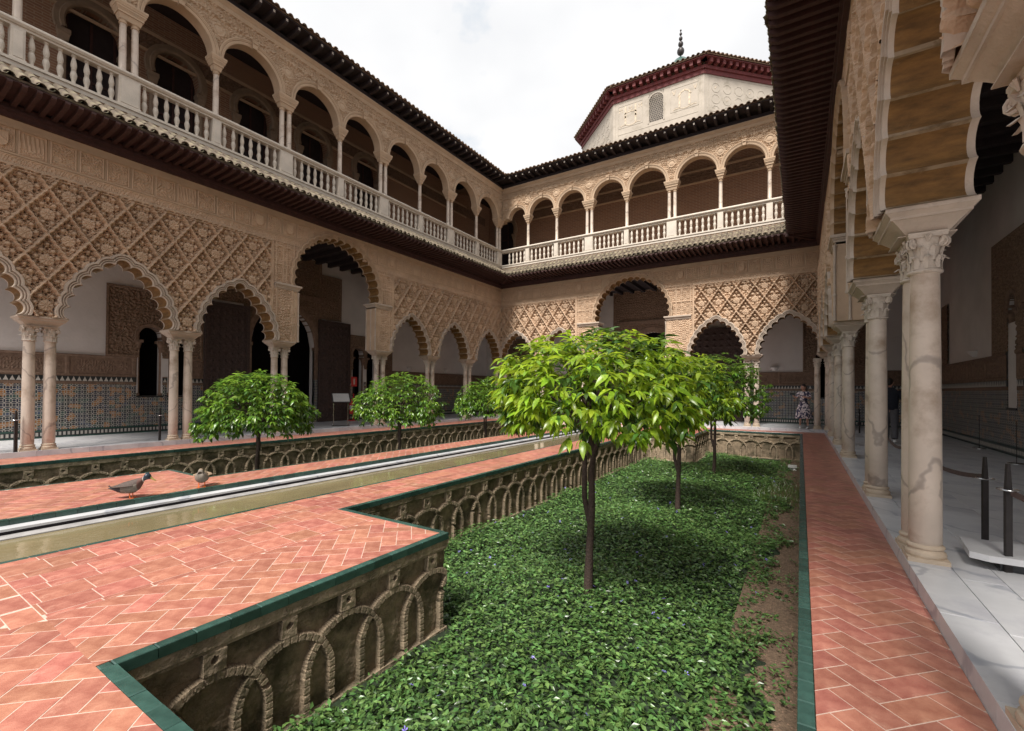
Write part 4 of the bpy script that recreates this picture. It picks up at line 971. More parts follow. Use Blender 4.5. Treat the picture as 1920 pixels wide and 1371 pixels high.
# ---------------------------------------------------------------- octagonal tower behind the far wing
def tower():
    T = thing('octagonal_tower', 'pale painted octagonal tower with red timber eave and ball finial behind the far roof', 'tower', (-6.96, 32.13, 0))
    ap = 6.13; hw = ap*math.tan(PI/8)
    for k in range(8):
        a = -PI/2+k*PI/4                                       # outward direction of this face
        n = np.array([math.cos(a), math.sin(a)]); t = np.array([-n[1], n[0]])
        def P(u, d, z): q = n*(ap+d)+t*u; return (q[0], q[1], z)
        vis = k in (0, 1, 7)
        m = MB()
        def bx(u0, u1, d0, d1, z0, z1, mi=0, mm=None):
            (mm or m).add([P(u0,d0,z0),P(u1,d0,z0),P(u1,d1,z0),P(u0,d1,z0),P(u0,d0,z1),P(u1,d0,z1),P(u1,d1,z1),P(u0,d1,z1)], [(0,1,2,3),(7,6,5,4),(4,5,1,0),(5,6,2,1),(6,7,3,2),(7,4,0,3)], mi)
        e = .45*math.tan(PI/8)
        if k == 0:                                             # front face with the lattice window: leave the opening
            wu, wz0, wz1 = .40, 16.95, 18.15
            bx(-hw, -wu, -.3, 0, 10, 18.75); bx(wu, hw, -.3, 0, 10, 18.75); bx(-wu, wu, -.3, 0, 10, wz0); bx(-wu, wu, -.3, 0, wz1+.42, 18.75)
        else: bx(-hw, hw, -.3, 0, 10, 18.75)
        m.build('tower_wall', TOWERP, T)
        m = MB(); bx(-hw-.02, hw+.02, 0, .06, 18.72, 18.95); bx(-hw-.06, hw+.06, .0, .14, 18.95, 19.12); bx(-hw-e, hw+e, 0, .45, 19.36, 19.42)
        m.build('eave_timber', REDW, T)
        m = MB()
        m.add([P(-hw-e,.50,19.43),P(hw+e,.50,19.43),P(0,-ap,23.2),P(-hw-e,.50,19.50),P(hw+e,.50,19.50),P(0,-ap,23.35)], [(2,1,0),(3,4,5),(0,1,4,3),(1,2,5,4),(2,0,3,5)]); m.build('roof_slope', TILE, T)
        if not vis: continue
        for i in range(13):
            u = -hw+(i+.5)*2*hw/13; m = MB(); bx(u-.08, u+.08, .0, .40, 19.13, 19.36); m.build('eave_bracket', REDW, T)
        ang = math.atan2(3.8, ap+.5)
        for i in range(21):
            u = -hw-e+.12+i*(2*hw+2*e-.24)/20; q = P(u, .56, 19.47)
            obj('roof_tile', UPT, T, q, (ang, 0, a+PI/2), (1.1, 1, 1.1))
        lm = MB(); pm = MB()
        def line(p, q, w, mat, d=.012):
            p, q = np.array(p), np.array(q); v = q-p; L = np.linalg.norm(v); v /= L; x = np.array([-v[1], v[0]])*w
            c = [p-x, q-x, q+x, p+x]
            mat.add([P(a_[0],0.001,a_[1]) for a_ in c]+[P(a_[0],d,a_[1]) for a_ in c], [(4,5,6,7),(0,1,5,4),(1,2,6,5),(2,3,7,6),(3,0,4,7)])
        for u in (-hw+.12, -hw+.30, hw-.30, hw-.12): line((u,15.5), (u,18.7), .012, lm)
        for z in (18.62, 16.75): line((-hw+.3,z), (hw-.3,z), .012, lm)
        if k == 0:
            for u0, u1 in ((-2.2,-.78), (.80,2.28)):
                for p, q in (((u0,17.12),(u1,17.12)),((u0,18.42),(u1,18.42)),((u0,17.12),(u0,18.42)),((u1,17.12),(u1,18.42))): line(p, q, .012, lm)
                c = (u0+u1)/2
                if u0 < 0:
                    for du in (-.30, .30): line((c+du,17.25), (c+du,18.35), .05, pm); line((c+du*1.1-.06,17.72), (c+du*1.1+.06,17.72), .06, pm)
                    pts = [(c+.36*math.cos(x), 17.86+.14*math.sin(x)) for x in np.linspace(.15, PI-.15, 7)]
                    for p, q in zip(pts[:-1], pts[1:]): line(p, q, .035, pm)
                    for du in (-.58, 0, .58): line((c+du-.10,18.2), (c+du+.10,18.2), .015, pm); line((c+du-.08,18.05), (c+du-.08,18.3), .02, pm); line((c+du+.08,18.05), (c+du+.08,18.3), .02, pm)
                else:
                    for du in (-.26, .26): line((c+du,17.3), (c+du,17.95), .05, pm)
                    pts = [(c-.34,17.9),(c-.2,18.1),(c,18.2),(c+.2,18.1),(c+.34,17.9)]
                    for p, q in zip(pts[:-1], pts[1:]): line(p, q, .04, pm)
                    for du in (-.56, .56): line((c+du-.08,18.3), (c+du,18.05), .02, pm); line((c+du+.08,18.3), (c+du,18.05), .02, pm)
                pts = [(u0+.12+(u1-u0-.24)*x, 17.22+.05*math.sin(9*x)) for x in np.linspace(0, 1, 9)]
                for p, q in zip(pts[:-1], pts[1:]): line(p, q, .02, pm)
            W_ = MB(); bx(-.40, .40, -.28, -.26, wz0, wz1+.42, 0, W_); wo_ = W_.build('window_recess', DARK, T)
            F_ = MB()
            for u in (-.44, .44): bx(u-.035, u+.035, -.02, .03, wz0-.05, wz1, 0, F_)
            for x in np.linspace(0, PI, 10)[:-1]:
                p1, p2 = (.44*math.cos(x), wz1+.42*math.sin(x)), (.44*math.cos(x+PI/9), wz1+.42*math.sin(x+PI/9)); line(p1, p2, .035, F_, .03)
            bx(-.4, -.0, -.2, 0, wz1+.30, wz1+.42, 0, F_); bx(0, .4, -.2, 0, wz1+.30, wz1+.42, 0, F_)
            F_.build('window_frame', TOWERP, wo_)
            L_ = MB()
            for i in range(-4, 5):
                for z in np.arange(wz0, wz1+.35, .19): line((i*.095,z), (i*.095+(.05 if int(z*100) % 2 else -.05),z+.19), .012, L_, .0); 
            for z in np.arange(wz0+.1, wz1+.35, .105): line((-.4,z), (.4,z+.02), .011, L_, .0)
            L_.build('window_lattice', TOWERP, wo_, kind='stuff')
        else:
            for i in range(6):
                for j in range(4):
                    u, z = -hw+.72+i*.72, 16.2+j*.62; r = .26
                    pts = [(u+r*math.cos(x+.39), z+r*math.sin(x+.39)) for x in np.linspace(0, 2*PI, 9)]
                    for p, q in zip(pts[:-1], pts[1:]): line(p, q, .018, lm)
                    if (i+j) % 3 == 0: line((u-.05,z-.06), (u+.03,z+.06), .02, pm)
        lm.build('painted_frame_lines', PAINTL, T, kind='stuff')
        if pm.v: pm.build('painted_decoration', PAINTO, T, kind='stuff')
    f = MB(); f.lathe([(.75,23.0),(.75,23.5),(.62,23.9),(.42,24.2),(.15,24.4),(.05,24.5)], 16); dome = f.build('roof_cap', GREEN, T, True)
    f = MB(); f.lathe([(.03,24.4),(.03,26.3)], 8)
    f.build('finial_rod', IRON, dome)
    for z, r in ((24.85,.24),(25.35,.17),(25.73,.125),(26.05,.09),(26.3,.06)):
        f = MB(); f.lathe([(r*math.sin(PI*i/8)+.001, -r*1.15*math.cos(PI*i/8)) for i in range(9)], 12, 0, 0, z); f.build('finial_ball', IRON, dome, True, 80)
tower()

# ---------------------------------------------------------------- planting
def leaf_geo(L, w, droop, segs=3):
    """local leaf along +x, folded on the midrib and bent down; returns (V,F)"""
    V = []; F = []
    for i in range(segs+1):
        t = i/segs; ww = w*math.sin(PI*min(1, .04+.96*t)**.85)*(1 if 0 < i < segs else .08); x = L*t; z = -droop*L*t*t
        V += [(x, -ww, z+.28*ww), (x, 0, z), (x, ww, z+.28*ww)]
    for i in range(segs): F += [(i*3,i*3+1,i*3+4,i*3+3),(i*3+1,i*3+2,i*3+5,i*3+4)]
    return np.array(V), np.array(F)
def scatter(geo, pos, X, Z, sc):
    """place copies: X = leaf direction, Z = approx up; arrays"""
    V, F = geo; n = len(pos)
    X = X/np.linalg.norm(X, axis=1, keepdims=True); Y = np.cross(Z, X); Y /= np.linalg.norm(Y, axis=1, keepdims=True)+1e-9; Zz = np.cross(X, Y)
    P = pos[:,None,:]+sc[:,None,None]*(V[None,:,0:1]*X[:,None,:]+V[None,:,1:2]*Y[:,None,:]+V[None,:,2:3]*Zz[:,None,:])
    Q = (F[None]+np.arange(n)[:,None,None]*len(V)).reshape(-1, F.shape[1])
    return P.reshape(-1, 3), Q
def tree(label, x, y, zb, cz, rx, ry, rz, ncl, mat, L, seed, single=0, trunk=None, group='orange trees in the sunken beds'):
    r = np.random.default_rng(seed); T = thing('orange_tree', label, 'tree', (x, y, zb), 0, group)
    # trunk and limbs
    m = MB(); h = cz-zb; fk = h*(.70 if single else .66)
    lean = trunk or (.02, -.01)
    wb = lambda: r.normal(0, .012)
    m.tube([(0,0,-.1),(lean[0]*.2+wb(),wb(),fk*.25),(lean[0]*.6+wb(),wb(),fk*.55),(lean[0]+wb(),lean[1]+wb(),fk*.85),(lean[0]*1.5,lean[1]*1.3,fk*1.08)], [.060,.046,.043,.036,.030], 10)
    m.tube([(lean[0]*.4,0,fk*.48),(lean[0]*.3-.075,.02,fk*.66),(lean[0]*.6-.085,.01,fk*.9),(lean[0]-.14,.05,fk*1.12)], [.036,.034,.030,.024], 9)
    tips = []
    for k in range(6):
        a = k*2*PI/6+r.uniform(-.4,.4); st = fk*(.98+.05*(k % 3)); e = (rx*.62*math.cos(a), ry*.62*math.sin(a), h+rz*r.uniform(-.15,.35))
        b = (lean[0]*1.3, lean[1]*1.2, st)
        mid = (b[0]*.6+e[0]*.25, b[1]*.6+e[1]*.25, st+(e[2]-st)*.55)
        m.tube([b, mid, e], [.034,.024,.010], 7); tips.append((mid, e))
        for q in range(3):
            a2 = a+r.uniform(-.9,.9); m.tube([mid, ((mid[0]+rx*.7*math.cos(a2))/1.6, (mid[1]+ry*.7*math.sin(a2))/1.6, h+rz*r.uniform(-.3,.5))], [.014,.005], 5)
    m.build('trunk', TRUNKM, T, True, 60)
    # leaf whorls through the crown
    pos = []; dr = []; sz = []; old = []
    bumps = r.normal(0, 1, (14, 3)); bumps /= np.linalg.norm(bumps, axis=1, keepdims=True)
    n = 0
    while n < ncl:
        d = r.normal(0, 1, 3); d /= np.linalg.norm(d)
        if d[2] < -.55: continue
        f = 1+.10*np.max(bumps@d)**3*2-.14*np.max((-bumps)@d)**4
        rad = f*(1-.55*abs(r.normal(0,.32))) if r.random() < .8 else r.uniform(.35,.9)
        zf = d[2] if d[2] > 0 else d[2]*.95
        c = np.array([rx*d[0]*rad, ry*d[1]*rad, h+rz*zf*rad-(.10*rx)*(d[0]**2+d[1]**2)*rad+r.normal(0,.03)]); n += 1
        k = r.integers(5, 9); out = d*np.array([1,1,.8]); og = r.random() < .34; cs_ = r.uniform(.75, 1.15)
        for q in range(k):
            a = 2*PI*q/k+r.uniform(-.4,.4); t = np.array([math.cos(a), math.sin(a), 0]); v = t*.75+out*.55+np.array([0,0,r.uniform(-.75,.12) if d[2] < .75 else r.uniform(-.5,.25)])
            pos.append(c+t*.012+r.normal(0,.012,3)); dr.append(v); sz.append(L*cs_*r.uniform(.55,1.12)); old.append(og)
    pos, dr, sz = np.array(pos), np.array(dr), np.array(sz)
    geo = leaf_geo(1, .19, .42, 4)
    up = np.tile([[0,0,1.0]], (len(pos),1))+r.normal(0,.28,(len(pos),3))
    idx = np.arange(len(pos))
    if single:
        w = pos+np.array([x, y, zb]); d = np.linalg.norm(w-np.array([0,0,1.5]), axis=1); near = np.argsort(d)[:single*2]
        near = near[np.argsort(-sz[near])][:single]
        lm = np_mesh('leaf', geo[0], geo[1], mat, None, True)
        for i in near:
            X = dr[i]/np.linalg.norm(dr[i]); Y = np.cross(up[i], X); Y /= np.linalg.norm(Y); Z = np.cross(X, Y)
            o = obj('leaf', lm, T); o.matrix_local = Matrix(((X[0]*sz[i],Y[0]*sz[i],Z[0]*sz[i],pos[i][0]),(X[1]*sz[i],Y[1]*sz[i],Z[1]*sz[i],pos[i][1]),(X[2]*sz[i],Y[2]*sz[i],Z[2]*sz[i],pos[i][2]),(0,0,0,1)))
        idx = np.setdiff1d(idx, near)
    P, Q = scatter(geo, pos[idx], dr[idx], up[idx], sz[idx])
    obj('crown', np_mesh('crown', P, Q, [mat, LEAF_O], np.repeat(np.array(old)[idx].astype(int), len(geo[1])), True), T, kind='stuff')
tree('nearest orange tree with large bright yellow-green leaves and a forked trunk in the front bed', -2.17, 5.15, -.88, 1.47, 1.22, 1.16, .76, 900, LEAF_Y, .160, 11, 290, (.05,.0))
tree('second orange tree of the front bed, yellow-green and half hidden behind the nearest one', -2.15, 9.8, -.88, 1.42, 1.12, 1.12, .84, 700, LEAF_Y, .15, 12)
tree('darkest orange tree at the far end of the front bed, glossy deep green', -2.16, 14.5, -.88, 1.45, 1.35, 1.35, 1.1, 760, LEAF_D, .16, 13)
tree('wide orange tree across the pool standing nearest the ducks', -10.75, 5.8, -.88, 1.02, 1.15, 1.20, .90, 900, LEAF_D, .15, 14)
tree('middle orange tree across the pool, in front of the tall dark door', -10.75, 10.25, -.88, 1.02, 1.30, 1.32, .92, 900, LEAF_D, .15, 15)
tree('farthest orange tree across the pool, partly hidden by the nearest crown', -10.75, 14.9, -.88, 1.05, 1.2, 1.25, .86, 700, LEAF_D, .165, 16)
# periwinkle ground cover
def cover(x0, x1, y0, y1, dens, size, inside, zfun, r, mat):
    n = int((x1-x0)*(y1-y0)*dens); X = r.uniform(x0, x1, n); Y = r.uniform(y0, y1, n); k = inside(X, Y); X, Y = X[k], Y[k]
    Z = zfun(X, Y)+r.uniform(-.11, .045, len(X)); a = r.uniform(0, 2*PI, len(X))
    D = np.stack([np.cos(a), np.sin(a), r.uniform(-.25,.55,len(X))], -1); U = np.tile([[0,0,1.0]], (len(X),1))+r.normal(0,.35,(len(X),3))
    return scatter(leaf_geo(1, .24, .18, 2), np.stack([X,Y,Z], -1), D, U, size*r.uniform(.6,1.25,len(X)))
def zmound(X, Y): return -.93+.05*np.sin(2.1*X+1.3*np.sin(1.7*Y))+.045*np.sin(1.9*Y+.7*X)+.02*np.sin(6.3*X+5.1*Y)+.014*np.sin(13*X-11*Y)
def in_bed(X, Y):
    edge = -.27+.10*np.sin(2.3*Y)+.07*np.sin(5.1*Y+1)+.05*np.sin(11*Y)
    return (X < edge) & (X > RB[0]+.05) & ~((X < JX+.05) & ((Y < JY0+.05) | (Y > JY1-.05))) & (Y > BY0+.02) & (Y < BY1-.25)
r_ = np.random.default_rng(5); Vs = []; Qs = []; o = 0
for (ya, yb, dn, sz) in ((BY0, 3.2, 2500, .060), (3.2, 6, 2100, .064), (6, 10, 1600, .070), (10, BY1, 1150, .078)):
    P, Q = cover(RB[0], 0, ya, yb, dn, sz, in_bed, zmound, r_, IVY); Vs.append(P); Qs.append(Q+o); o += len(P)
n = 3600; X = r_.uniform(-.55, -.03, n); Y = BY0+r_.uniform(0, 1, n)**1.3*(BY1-BY0); k = (np.sin(3*Y)+np.sin(7.3*Y+1)+6*np.abs(X+.28)) > .9; X, Y = X[k], Y[k]; a = r_.uniform(0, 2*PI, len(X))
P, Q = scatter(leaf_geo(1, .24, .18, 2), np.stack([X, Y, -.975+r_.uniform(0,.07,len(X))], -1), np.stack([np.cos(a), np.sin(a), r_.uniform(0,.8,len(X))], -1), np.tile([[0,0,1.0]], (len(X),1)), .055*r_.uniform(.6,1.2,len(X))); Vs.append(P); Qs.append(Q+o); o += len(P)
tag = lambda o_, label, cat: (o_.__setitem__('label', label), o_.__setitem__('category', cat))
gc = obj('ground_cover', np_mesh('ground_cover', np.concatenate(Vs), np.concatenate(Qs), IVY, None, True), None, kind='stuff'); tag(gc, 'low glossy periwinkle filling the sunken bed in front', 'ground cover')
P, Q = cover(LB[0]+.1, LB[1]-.1, BY0, BY1, 500, .075, lambda X, Y: X > -1e9, lambda X, Y: zmound(X, Y)+.05, r_, IVY)
gc2 = obj('ground_cover', np_mesh('ground_cover', P, Q, IVY, None, True), None, kind='stuff'); tag(gc2, 'low periwinkle filling the sunken bed across the pool', 'ground cover')
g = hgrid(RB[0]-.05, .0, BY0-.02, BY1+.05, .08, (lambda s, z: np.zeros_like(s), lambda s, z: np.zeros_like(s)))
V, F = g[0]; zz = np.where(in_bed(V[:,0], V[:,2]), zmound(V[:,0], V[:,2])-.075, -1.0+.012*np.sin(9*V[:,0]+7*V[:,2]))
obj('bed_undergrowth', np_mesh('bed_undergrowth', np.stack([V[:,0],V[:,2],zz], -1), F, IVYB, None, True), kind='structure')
obj('bed_soil', MB().add([(-.62,BY0,-.985),(0,BY0,-.985),(0,BY1,-.985),(-.62,BY1,-.985)], [(0,1,2,3)]).mesh('bed_soil', SOIL), kind='structure')
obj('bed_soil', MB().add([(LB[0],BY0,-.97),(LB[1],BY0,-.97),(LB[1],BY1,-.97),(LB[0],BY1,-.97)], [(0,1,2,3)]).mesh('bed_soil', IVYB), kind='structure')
# soil litter: pebbles and dry leaves on the bare strip
r_ = np.random.default_rng(9); n = 5200; X = r_.uniform(-.5, -.01, n); Y = BY0+r_.uniform(0, 1, n)**1.6*(BY1-BY0); m = MB(); V0 = np.array([(1,0,0),(-.5,.87,0),(-.5,-.87,0),(0,0,.7)]); F0 = np.array([(0,1,3),(1,2,3),(2,0,3)])
P = np.stack([X, Y, np.full(n, -.985)], -1)[:,None,:]+V0[None]*(r_.uniform(.004,.011,n)[:,None,None]); Q = (F0[None]+np.arange(n)[:,None,None]*4).reshape(-1, 3)
peb = obj('soil_litter', np_mesh('soil_litter', P.reshape(-1,3), Q, M('dry_litter', (.20,.125,.085), .95, .4, 30, rnd=.5, island=True), None), None, kind='stuff'); tag(peb, 'dry brown litter and grit along the bare edge of the front bed', 'litter')
# violet flowers
V = []; F = []
for i in range(260):
    y = BY0+(BY1-BY0)*r_.uniform(0,1)**1.5; x = r_.uniform(-4.7, -.4)
    if not in_bed(np.array([x]), np.array([y]))[0]: continue
    c = np.array([x, y, float(zmound(np.array([x]), np.array([y]))[0])+.04]); tl = r_.normal(0,.4,2); rr = r_.uniform(.016,.024)
    o = len(V); V.append(c)
    for k in range(5):
        for da, q in ((-.28,.8),(0,1),(.28,.8)):
            a = 2*PI*k/5+da; dx, dy = rr*q*math.cos(a), rr*q*math.sin(a); V.append(c+np.array([dx, dy, tl[0]*dx+tl[1]*dy+.004]))
        b = o+1+k*3; F += [(o,b,b+1),(o,b+1,b+2)]
fl = obj('periwinkle_flowers', np_mesh('periwinkle_flowers', V, np.array(F), FLOWER), None, kind='stuff'); tag(fl, 'small violet flowers scattered over the periwinkle', 'flowers')
# grass tuft on the bare strip
def grass(cx, cy, n, rad, hh):
    V = []; F = []
    for i in range(n):
        a = r_.uniform(0, 2*PI); q = rad*math.sqrt(r_.uniform(0,1)); x, y = cx+q*math.cos(a)*.6, cy+q*math.sin(a); h = hh*r_.uniform(.5,1); dx, dy = r_.normal(0,.06,2); b = r_.uniform(0, PI); w = .004
        o = len(V); V += [(x-w*math.cos(b),y-w*math.sin(b),-.985),(x+w*math.cos(b),y+w*math.sin(b),-.985),(x+dx*.5+w*.7*math.cos(b),y+dy*.5,-.985+h*.6),(x+dx*.5-w*.7*math.cos(b),y+dy*.5,-.985+h*.6),(x+dx*1.4,y+dy*1.4,-.985+h)]; F += [(o,o+1,o+2,o+3),(o+3,o+2,o+4)]
    return np_mesh('grass_tuft', V, F, leafm('grass_blade', (.07,.12,.02), (.13,.19,.04), .4, .3))
gt = obj('grass_tuft', grass(-.2, 12.6, 900, 1.3, .26), None, kind='stuff'); tag(gt, 'patch of tall thin grass on the bare edge of the bed', 'grass')

# ---------------------------------------------------------------- people, ducks, small furniture
SKIN = M('skin', (.48,.27,.20), .55, .08, 12); HAIR = M('dark_hair', (.018,.012,.010), .5, .3, 60)
NAVY = M('navy_fabric', (.018,.020,.032), .9, .2, 40); GREYF = M('grey_trousers', (.10,.095,.105), .9, .15, 40); SNEAK = M('white_shoe', (.7,.69,.67), .6, .05, 30)
DRESS = M('floral_dress', (.03,.035,.075), .85, .2, 20)
def _floral():
    n, l = DRESS.node_tree.nodes, DRESS.node_tree.links; b = n['Principled BSDF']
    t = n.new('ShaderNodeTexCoord'); v = n.new('ShaderNodeTexVoronoi'); v.inputs['Scale'].default_value = 15; l.new(t.outputs['Object'], v.inputs['Vector'])
    r = n.new('ShaderNodeValToRGB'); r.color_ramp.elements[0].position = .50; r.color_ramp.elements[0].color = (.68,.60,.62,1); r.color_ramp.elements[1].position = .58; r.color_ramp.elements[1].color = (.035,.035,.085,1)
    l.new(v.outputs['Distance'], r.inputs[0]); l.new(r.outputs[0], b.inputs['Base Color'])
_floral()
def skin_body(name, nodes, edges, mat, parent, sub=2, root=0):
    me = bpy.data.meshes.new(name); me.from_pydata([p for p, r in nodes], edges, []); me.materials.append(mat)
    o = obj(name, me, parent); sk = o.modifiers.new('skin', 'SKIN'); sk.use_smooth_shade = True
    lay = me.skin_vertices[0].data if me.skin_vertices else None
    if lay is None:
        bpy.context.view_layer.update(); lay = me.skin_vertices[0].data
    for i, (p, r) in enumerate(nodes): lay[i].radius = r if isinstance(r, tuple) else (r, r); lay[i].use_root = (i == root)
    ss = o.modifiers.new('sub', 'SUBSURF'); ss.levels = sub; ss.render_levels = sub
    return o
def hand(nodes, edges, wrist, d, side, curl=.5, s=1.0):
    """palm, four fingers of different lengths and a side thumb"""
    w = np.array(nodes[wrist][0]); d = np.array(d)/np.linalg.norm(d); sd = np.array(side)/np.linalg.norm(side); nrm = np.cross(d, sd)
    p = len(nodes); nodes.append((tuple(w+d*.05*s), (.030*s,.016*s))); edges.append((wrist, p))
    for k, L in enumerate((.062,.072,.068,.052)):
        a = len(nodes); q = w+d*.092*s+sd*(.027-.018*k)*s; nodes.append((tuple(q), .0088*s)); edges.append((p, a))
        b = len(nodes); q2 = q+d*L*.55*s+nrm*curl*.02*s; nodes.append((tuple(q2), .008*s)); edges.append((a, b))
        c = len(nodes); q3 = q2+d*L*.3*s+nrm*curl*.04*s; nodes.append((tuple(q3), .006*s)); edges.append((b, c))
    a = len(nodes); q = w+d*.045*s+sd*.04*s; nodes.append((tuple(q), .011*s)); edges.append((p, a)); b = len(nodes); nodes.append((tuple(q+d*.035*s+sd*.018*s), .008*s)); edges.append((a, b))
def head(parent, c, yaw, hair_long, s=1.0):
    """face with brow, nose, mouth, eyes, ears and hair; looks along -y before the turn"""
    H = thing_part('head', parent, c, yaw)
    m = MB(); V = []; F = []; nu, nv = 24, 16
    for j in range(nv+1):
        ph = PI*j/nv
        for i in range(nu):
            th = 2*PI*i/nu; x, y, z = math.sin(ph)*math.cos(th), math.sin(ph)*math.sin(th), math.cos(ph)
            X, Y, Z = .074*x, .094*y, .118*z
            if z < -.1: X *= 1-.30*(-z-.1); Y = Y*(1-.12*(-z)) - .008*(-z)
            f = max(0, -y)
            Y -= .020*f**8*math.exp(-((z+.12)/.13)**2)*math.exp(-(x/.22)**2)           # nose
            Y += .008*f**4*math.exp(-((z-.06)/.10)**2)*math.exp(-((abs(x)-.40)/.18)**2)  # eye sockets
            Y -= .006*f**6*math.exp(-((z+.48)/.07)**2)*math.exp(-(x/.3)**2)             # lips
            Y -= .008*f**4*math.exp(-((z+.80)/.15)**2)                                   # chin
            V.append((X*s, Y*s, Z*s))
    for j in range(nv):
        for i in range(nu): F.append((j*nu+i, (j+1)*nu+i, (j+1)*nu+(i+1) % nu, j*nu+(i+1) % nu))
    return H, m, V, F
def thing_part(name, parent, c, yaw): return (c, yaw)
def add_head(parent, c, yaw, long_hair):
    (_, _), m, V, F = head(parent, c, yaw, long_hair)
    hd = obj('head', np_mesh('head', V, F, SKIN, None, True), parent, c, (0, 0, yaw))
    e = MB()
    for sx in (-1, 1):
        e.lathe([(.001,-.010),(.008,-.006),(.011,0),(.008,.006),(.001,.010)], 8, sx*.028, -.082, .006)
    e.build('eyes', BLACKT, hd, True)
    e = MB()
    for sx in (-1, 1): e.tube([(sx*.073,.0,.02),(sx*.082,.012,.012),(sx*.080,.012,-.015),(sx*.072,.004,-.028)], [.008,.011,.010,.006], 6)
    e.build('ears', SKIN, hd, True)
    V2 = []; F2 = []; nu, nv = 24, 10
    for j in range(nv+1):
        for i in range(nu):
            th = 2*PI*i/nu; lim = .50*PI+(.22*PI*max(0, math.sin(th))) -(.17*PI*max(0, -math.sin(th)))
            ph = lim*j/nv; x, y, z = math.sin(ph)*math.cos(th), math.sin(ph)*math.sin(th), math.cos(ph); g = 1.09+.03*math.sin(9*th+j)
            V2.append((.074*x*g, .097*y*g+.004, .120*z*g))
    for j in range(nv):
        for i in range(nu): F2.append((j*nu+i, (j+1)*nu+i, (j+1)*nu+(i+1) % nu, j*nu+(i+1) % nu))
    hr = MB(); hr.add(V2, F2)
    if long_hair:
        hr.tube([(.03,.075,.03),(.055,.095,-.05),(.06,.085,-.14),(.05,.06,-.22)], [.035,.034,.028,.010], 8)
    hr.build('hair', HAIR, hd, True, 70)
def garment(name, rings, mat, parent, folds=0, n=28):
    V = []; F = []
    for (z, cx, cy, rx, ry, fa) in rings:
        for i in range(n):
            th = 2*PI*i/n; g = 1+fa*math.sin(folds*th+.7*math.sin(3*th)); V.append((cx+rx*g*math.cos(th), cy+ry*g*math.sin(th), z))
    for j in range(len(rings)-1):
        for i in range(n): F.append((j*n+i, j*n+(i+1) % n, (j+1)*n+(i+1) % n, (j+1)*n+i))
    return obj(name, np_mesh(name, V, F, mat, None, True, 60), parent)
def shoe(parent, x, y, yaw=0, z=0):
    m = MB(); L = [(-.085,.030,.050),(-.06,.036,.068),(-.01,.036,.075),(.05,.042,.055),(.11,.040,.042),(.15,.022,.034)]
    n = 10; vs = []
    for t, w, h in L:
        for k in range(n): a = 2*PI*k/n; vs.append((w*math.cos(a), -t, max(0, h*.5+h*.5*math.sin(a))))
    m.add(vs, [(i*n+k, (i+1)*n+k, (i+1)*n+(k+1) % n, i*n+(k+1) % n) for i in range(len(L)-1) for k in range(n)]+[tuple(range(n)), tuple(range(len(L)*n-1, (len(L)-1)*n-1, -1))])
    m.build('shoe', SNEAK, parent, True, 60, loc=(x, y, z), rot=(0, 0, yaw))
# woman at the far end of the walk
w = thing('person', 'woman in a dark floral dress and white shoes raising a phone at the far kerb', 'person', (.10, 21.0, .121), -.15)
N = [((0,0,.92),(.12,.09)),((0,.0,1.08),(.105,.08)),((0,0,1.26),(.125,.085)),((0,.005,1.38),(.085,.06)),((0,.0,1.45),(.042,.042)),((0,-.005,1.52),.040),
     ((-.15,0,1.36),.044),((-.235,-.07,1.17),.036),((-.31,-.24,1.27),.026),
     ((.15,0,1.36),.044),((.24,-.05,1.15),.036),((.13,-.24,1.20),.026),
     ((-.085,0,.86),.075),((-.10,-.01,.48),.050),((-.12,.02,.10),.032),((.085,0,.86),.075),((.11,-.01,.48),.050),((.14,.02,.10),.032)]
Eg = [(0,1),(1,2),(2,3),(3,4),(4,5),(3,6),(6,7),(7,8),(3,9),(9,10),(10,11),(0,12),(12,13),(13,14),(0,15),(15,16),(16,17)]
hand(N, Eg, 8, (-.03,-.10,.10), (1,0,.1), .6, .92); hand(N, Eg, 11, (-.14,-.03,.04), (0,.2,1), .5, .92)
skin_body('body', N, Eg, SKIN, w, 2)
add_head(w, (0,-.012,1.60), -.75, True)
garment('dress', [(1.435,0,.0,.10,.070,0),(1.38,0,0,.19,.088,0),(1.28,0,0,.150,.105,0),(1.16,0,0,.128,.098,0),(1.06,0,0,.122,.096,0),(1.02,0,0,.13,.10,.01),(.92,0,0,.175,.14,.03),(.75,0,0,.22,.175,.06),(.55,0,0,.255,.20,.09),(.40,0,0,.275,.215,.11),(.385,0,0,.26,.20,.11)], DRESS, w, 11, 44)
m = MB()
for sx in (-1, 1): m.tube([(sx*.10,0,1.375),(sx*.17,-.005,1.34),(sx*.215,-.04,1.22)], [.075,.068,.062], 12)
m.build('sleeves', DRESS, w, True, 70)
m = MB(); m.lathe([(.127,1.05),(.131,1.055),(.131,1.085),(.127,1.09)], 20, 0, 0, 0, 0, 1, .78); m.build('belt', NAVY, w, True)
shoe(w, -.12, -.02, .1); shoe(w, .14, -.02, -.12)
ph = MB().box(-.15,.02,-.012,.0,-.045,.045).box(-.145,.015,-.0135,-.012,-.04,.04)
ph.build('phone', BLACKT, None, loc=(-.20, 20.66, 1.45), rot=(0,.1,-.15), label='black phone held up sideways by the woman in the floral dress', cat='phone')
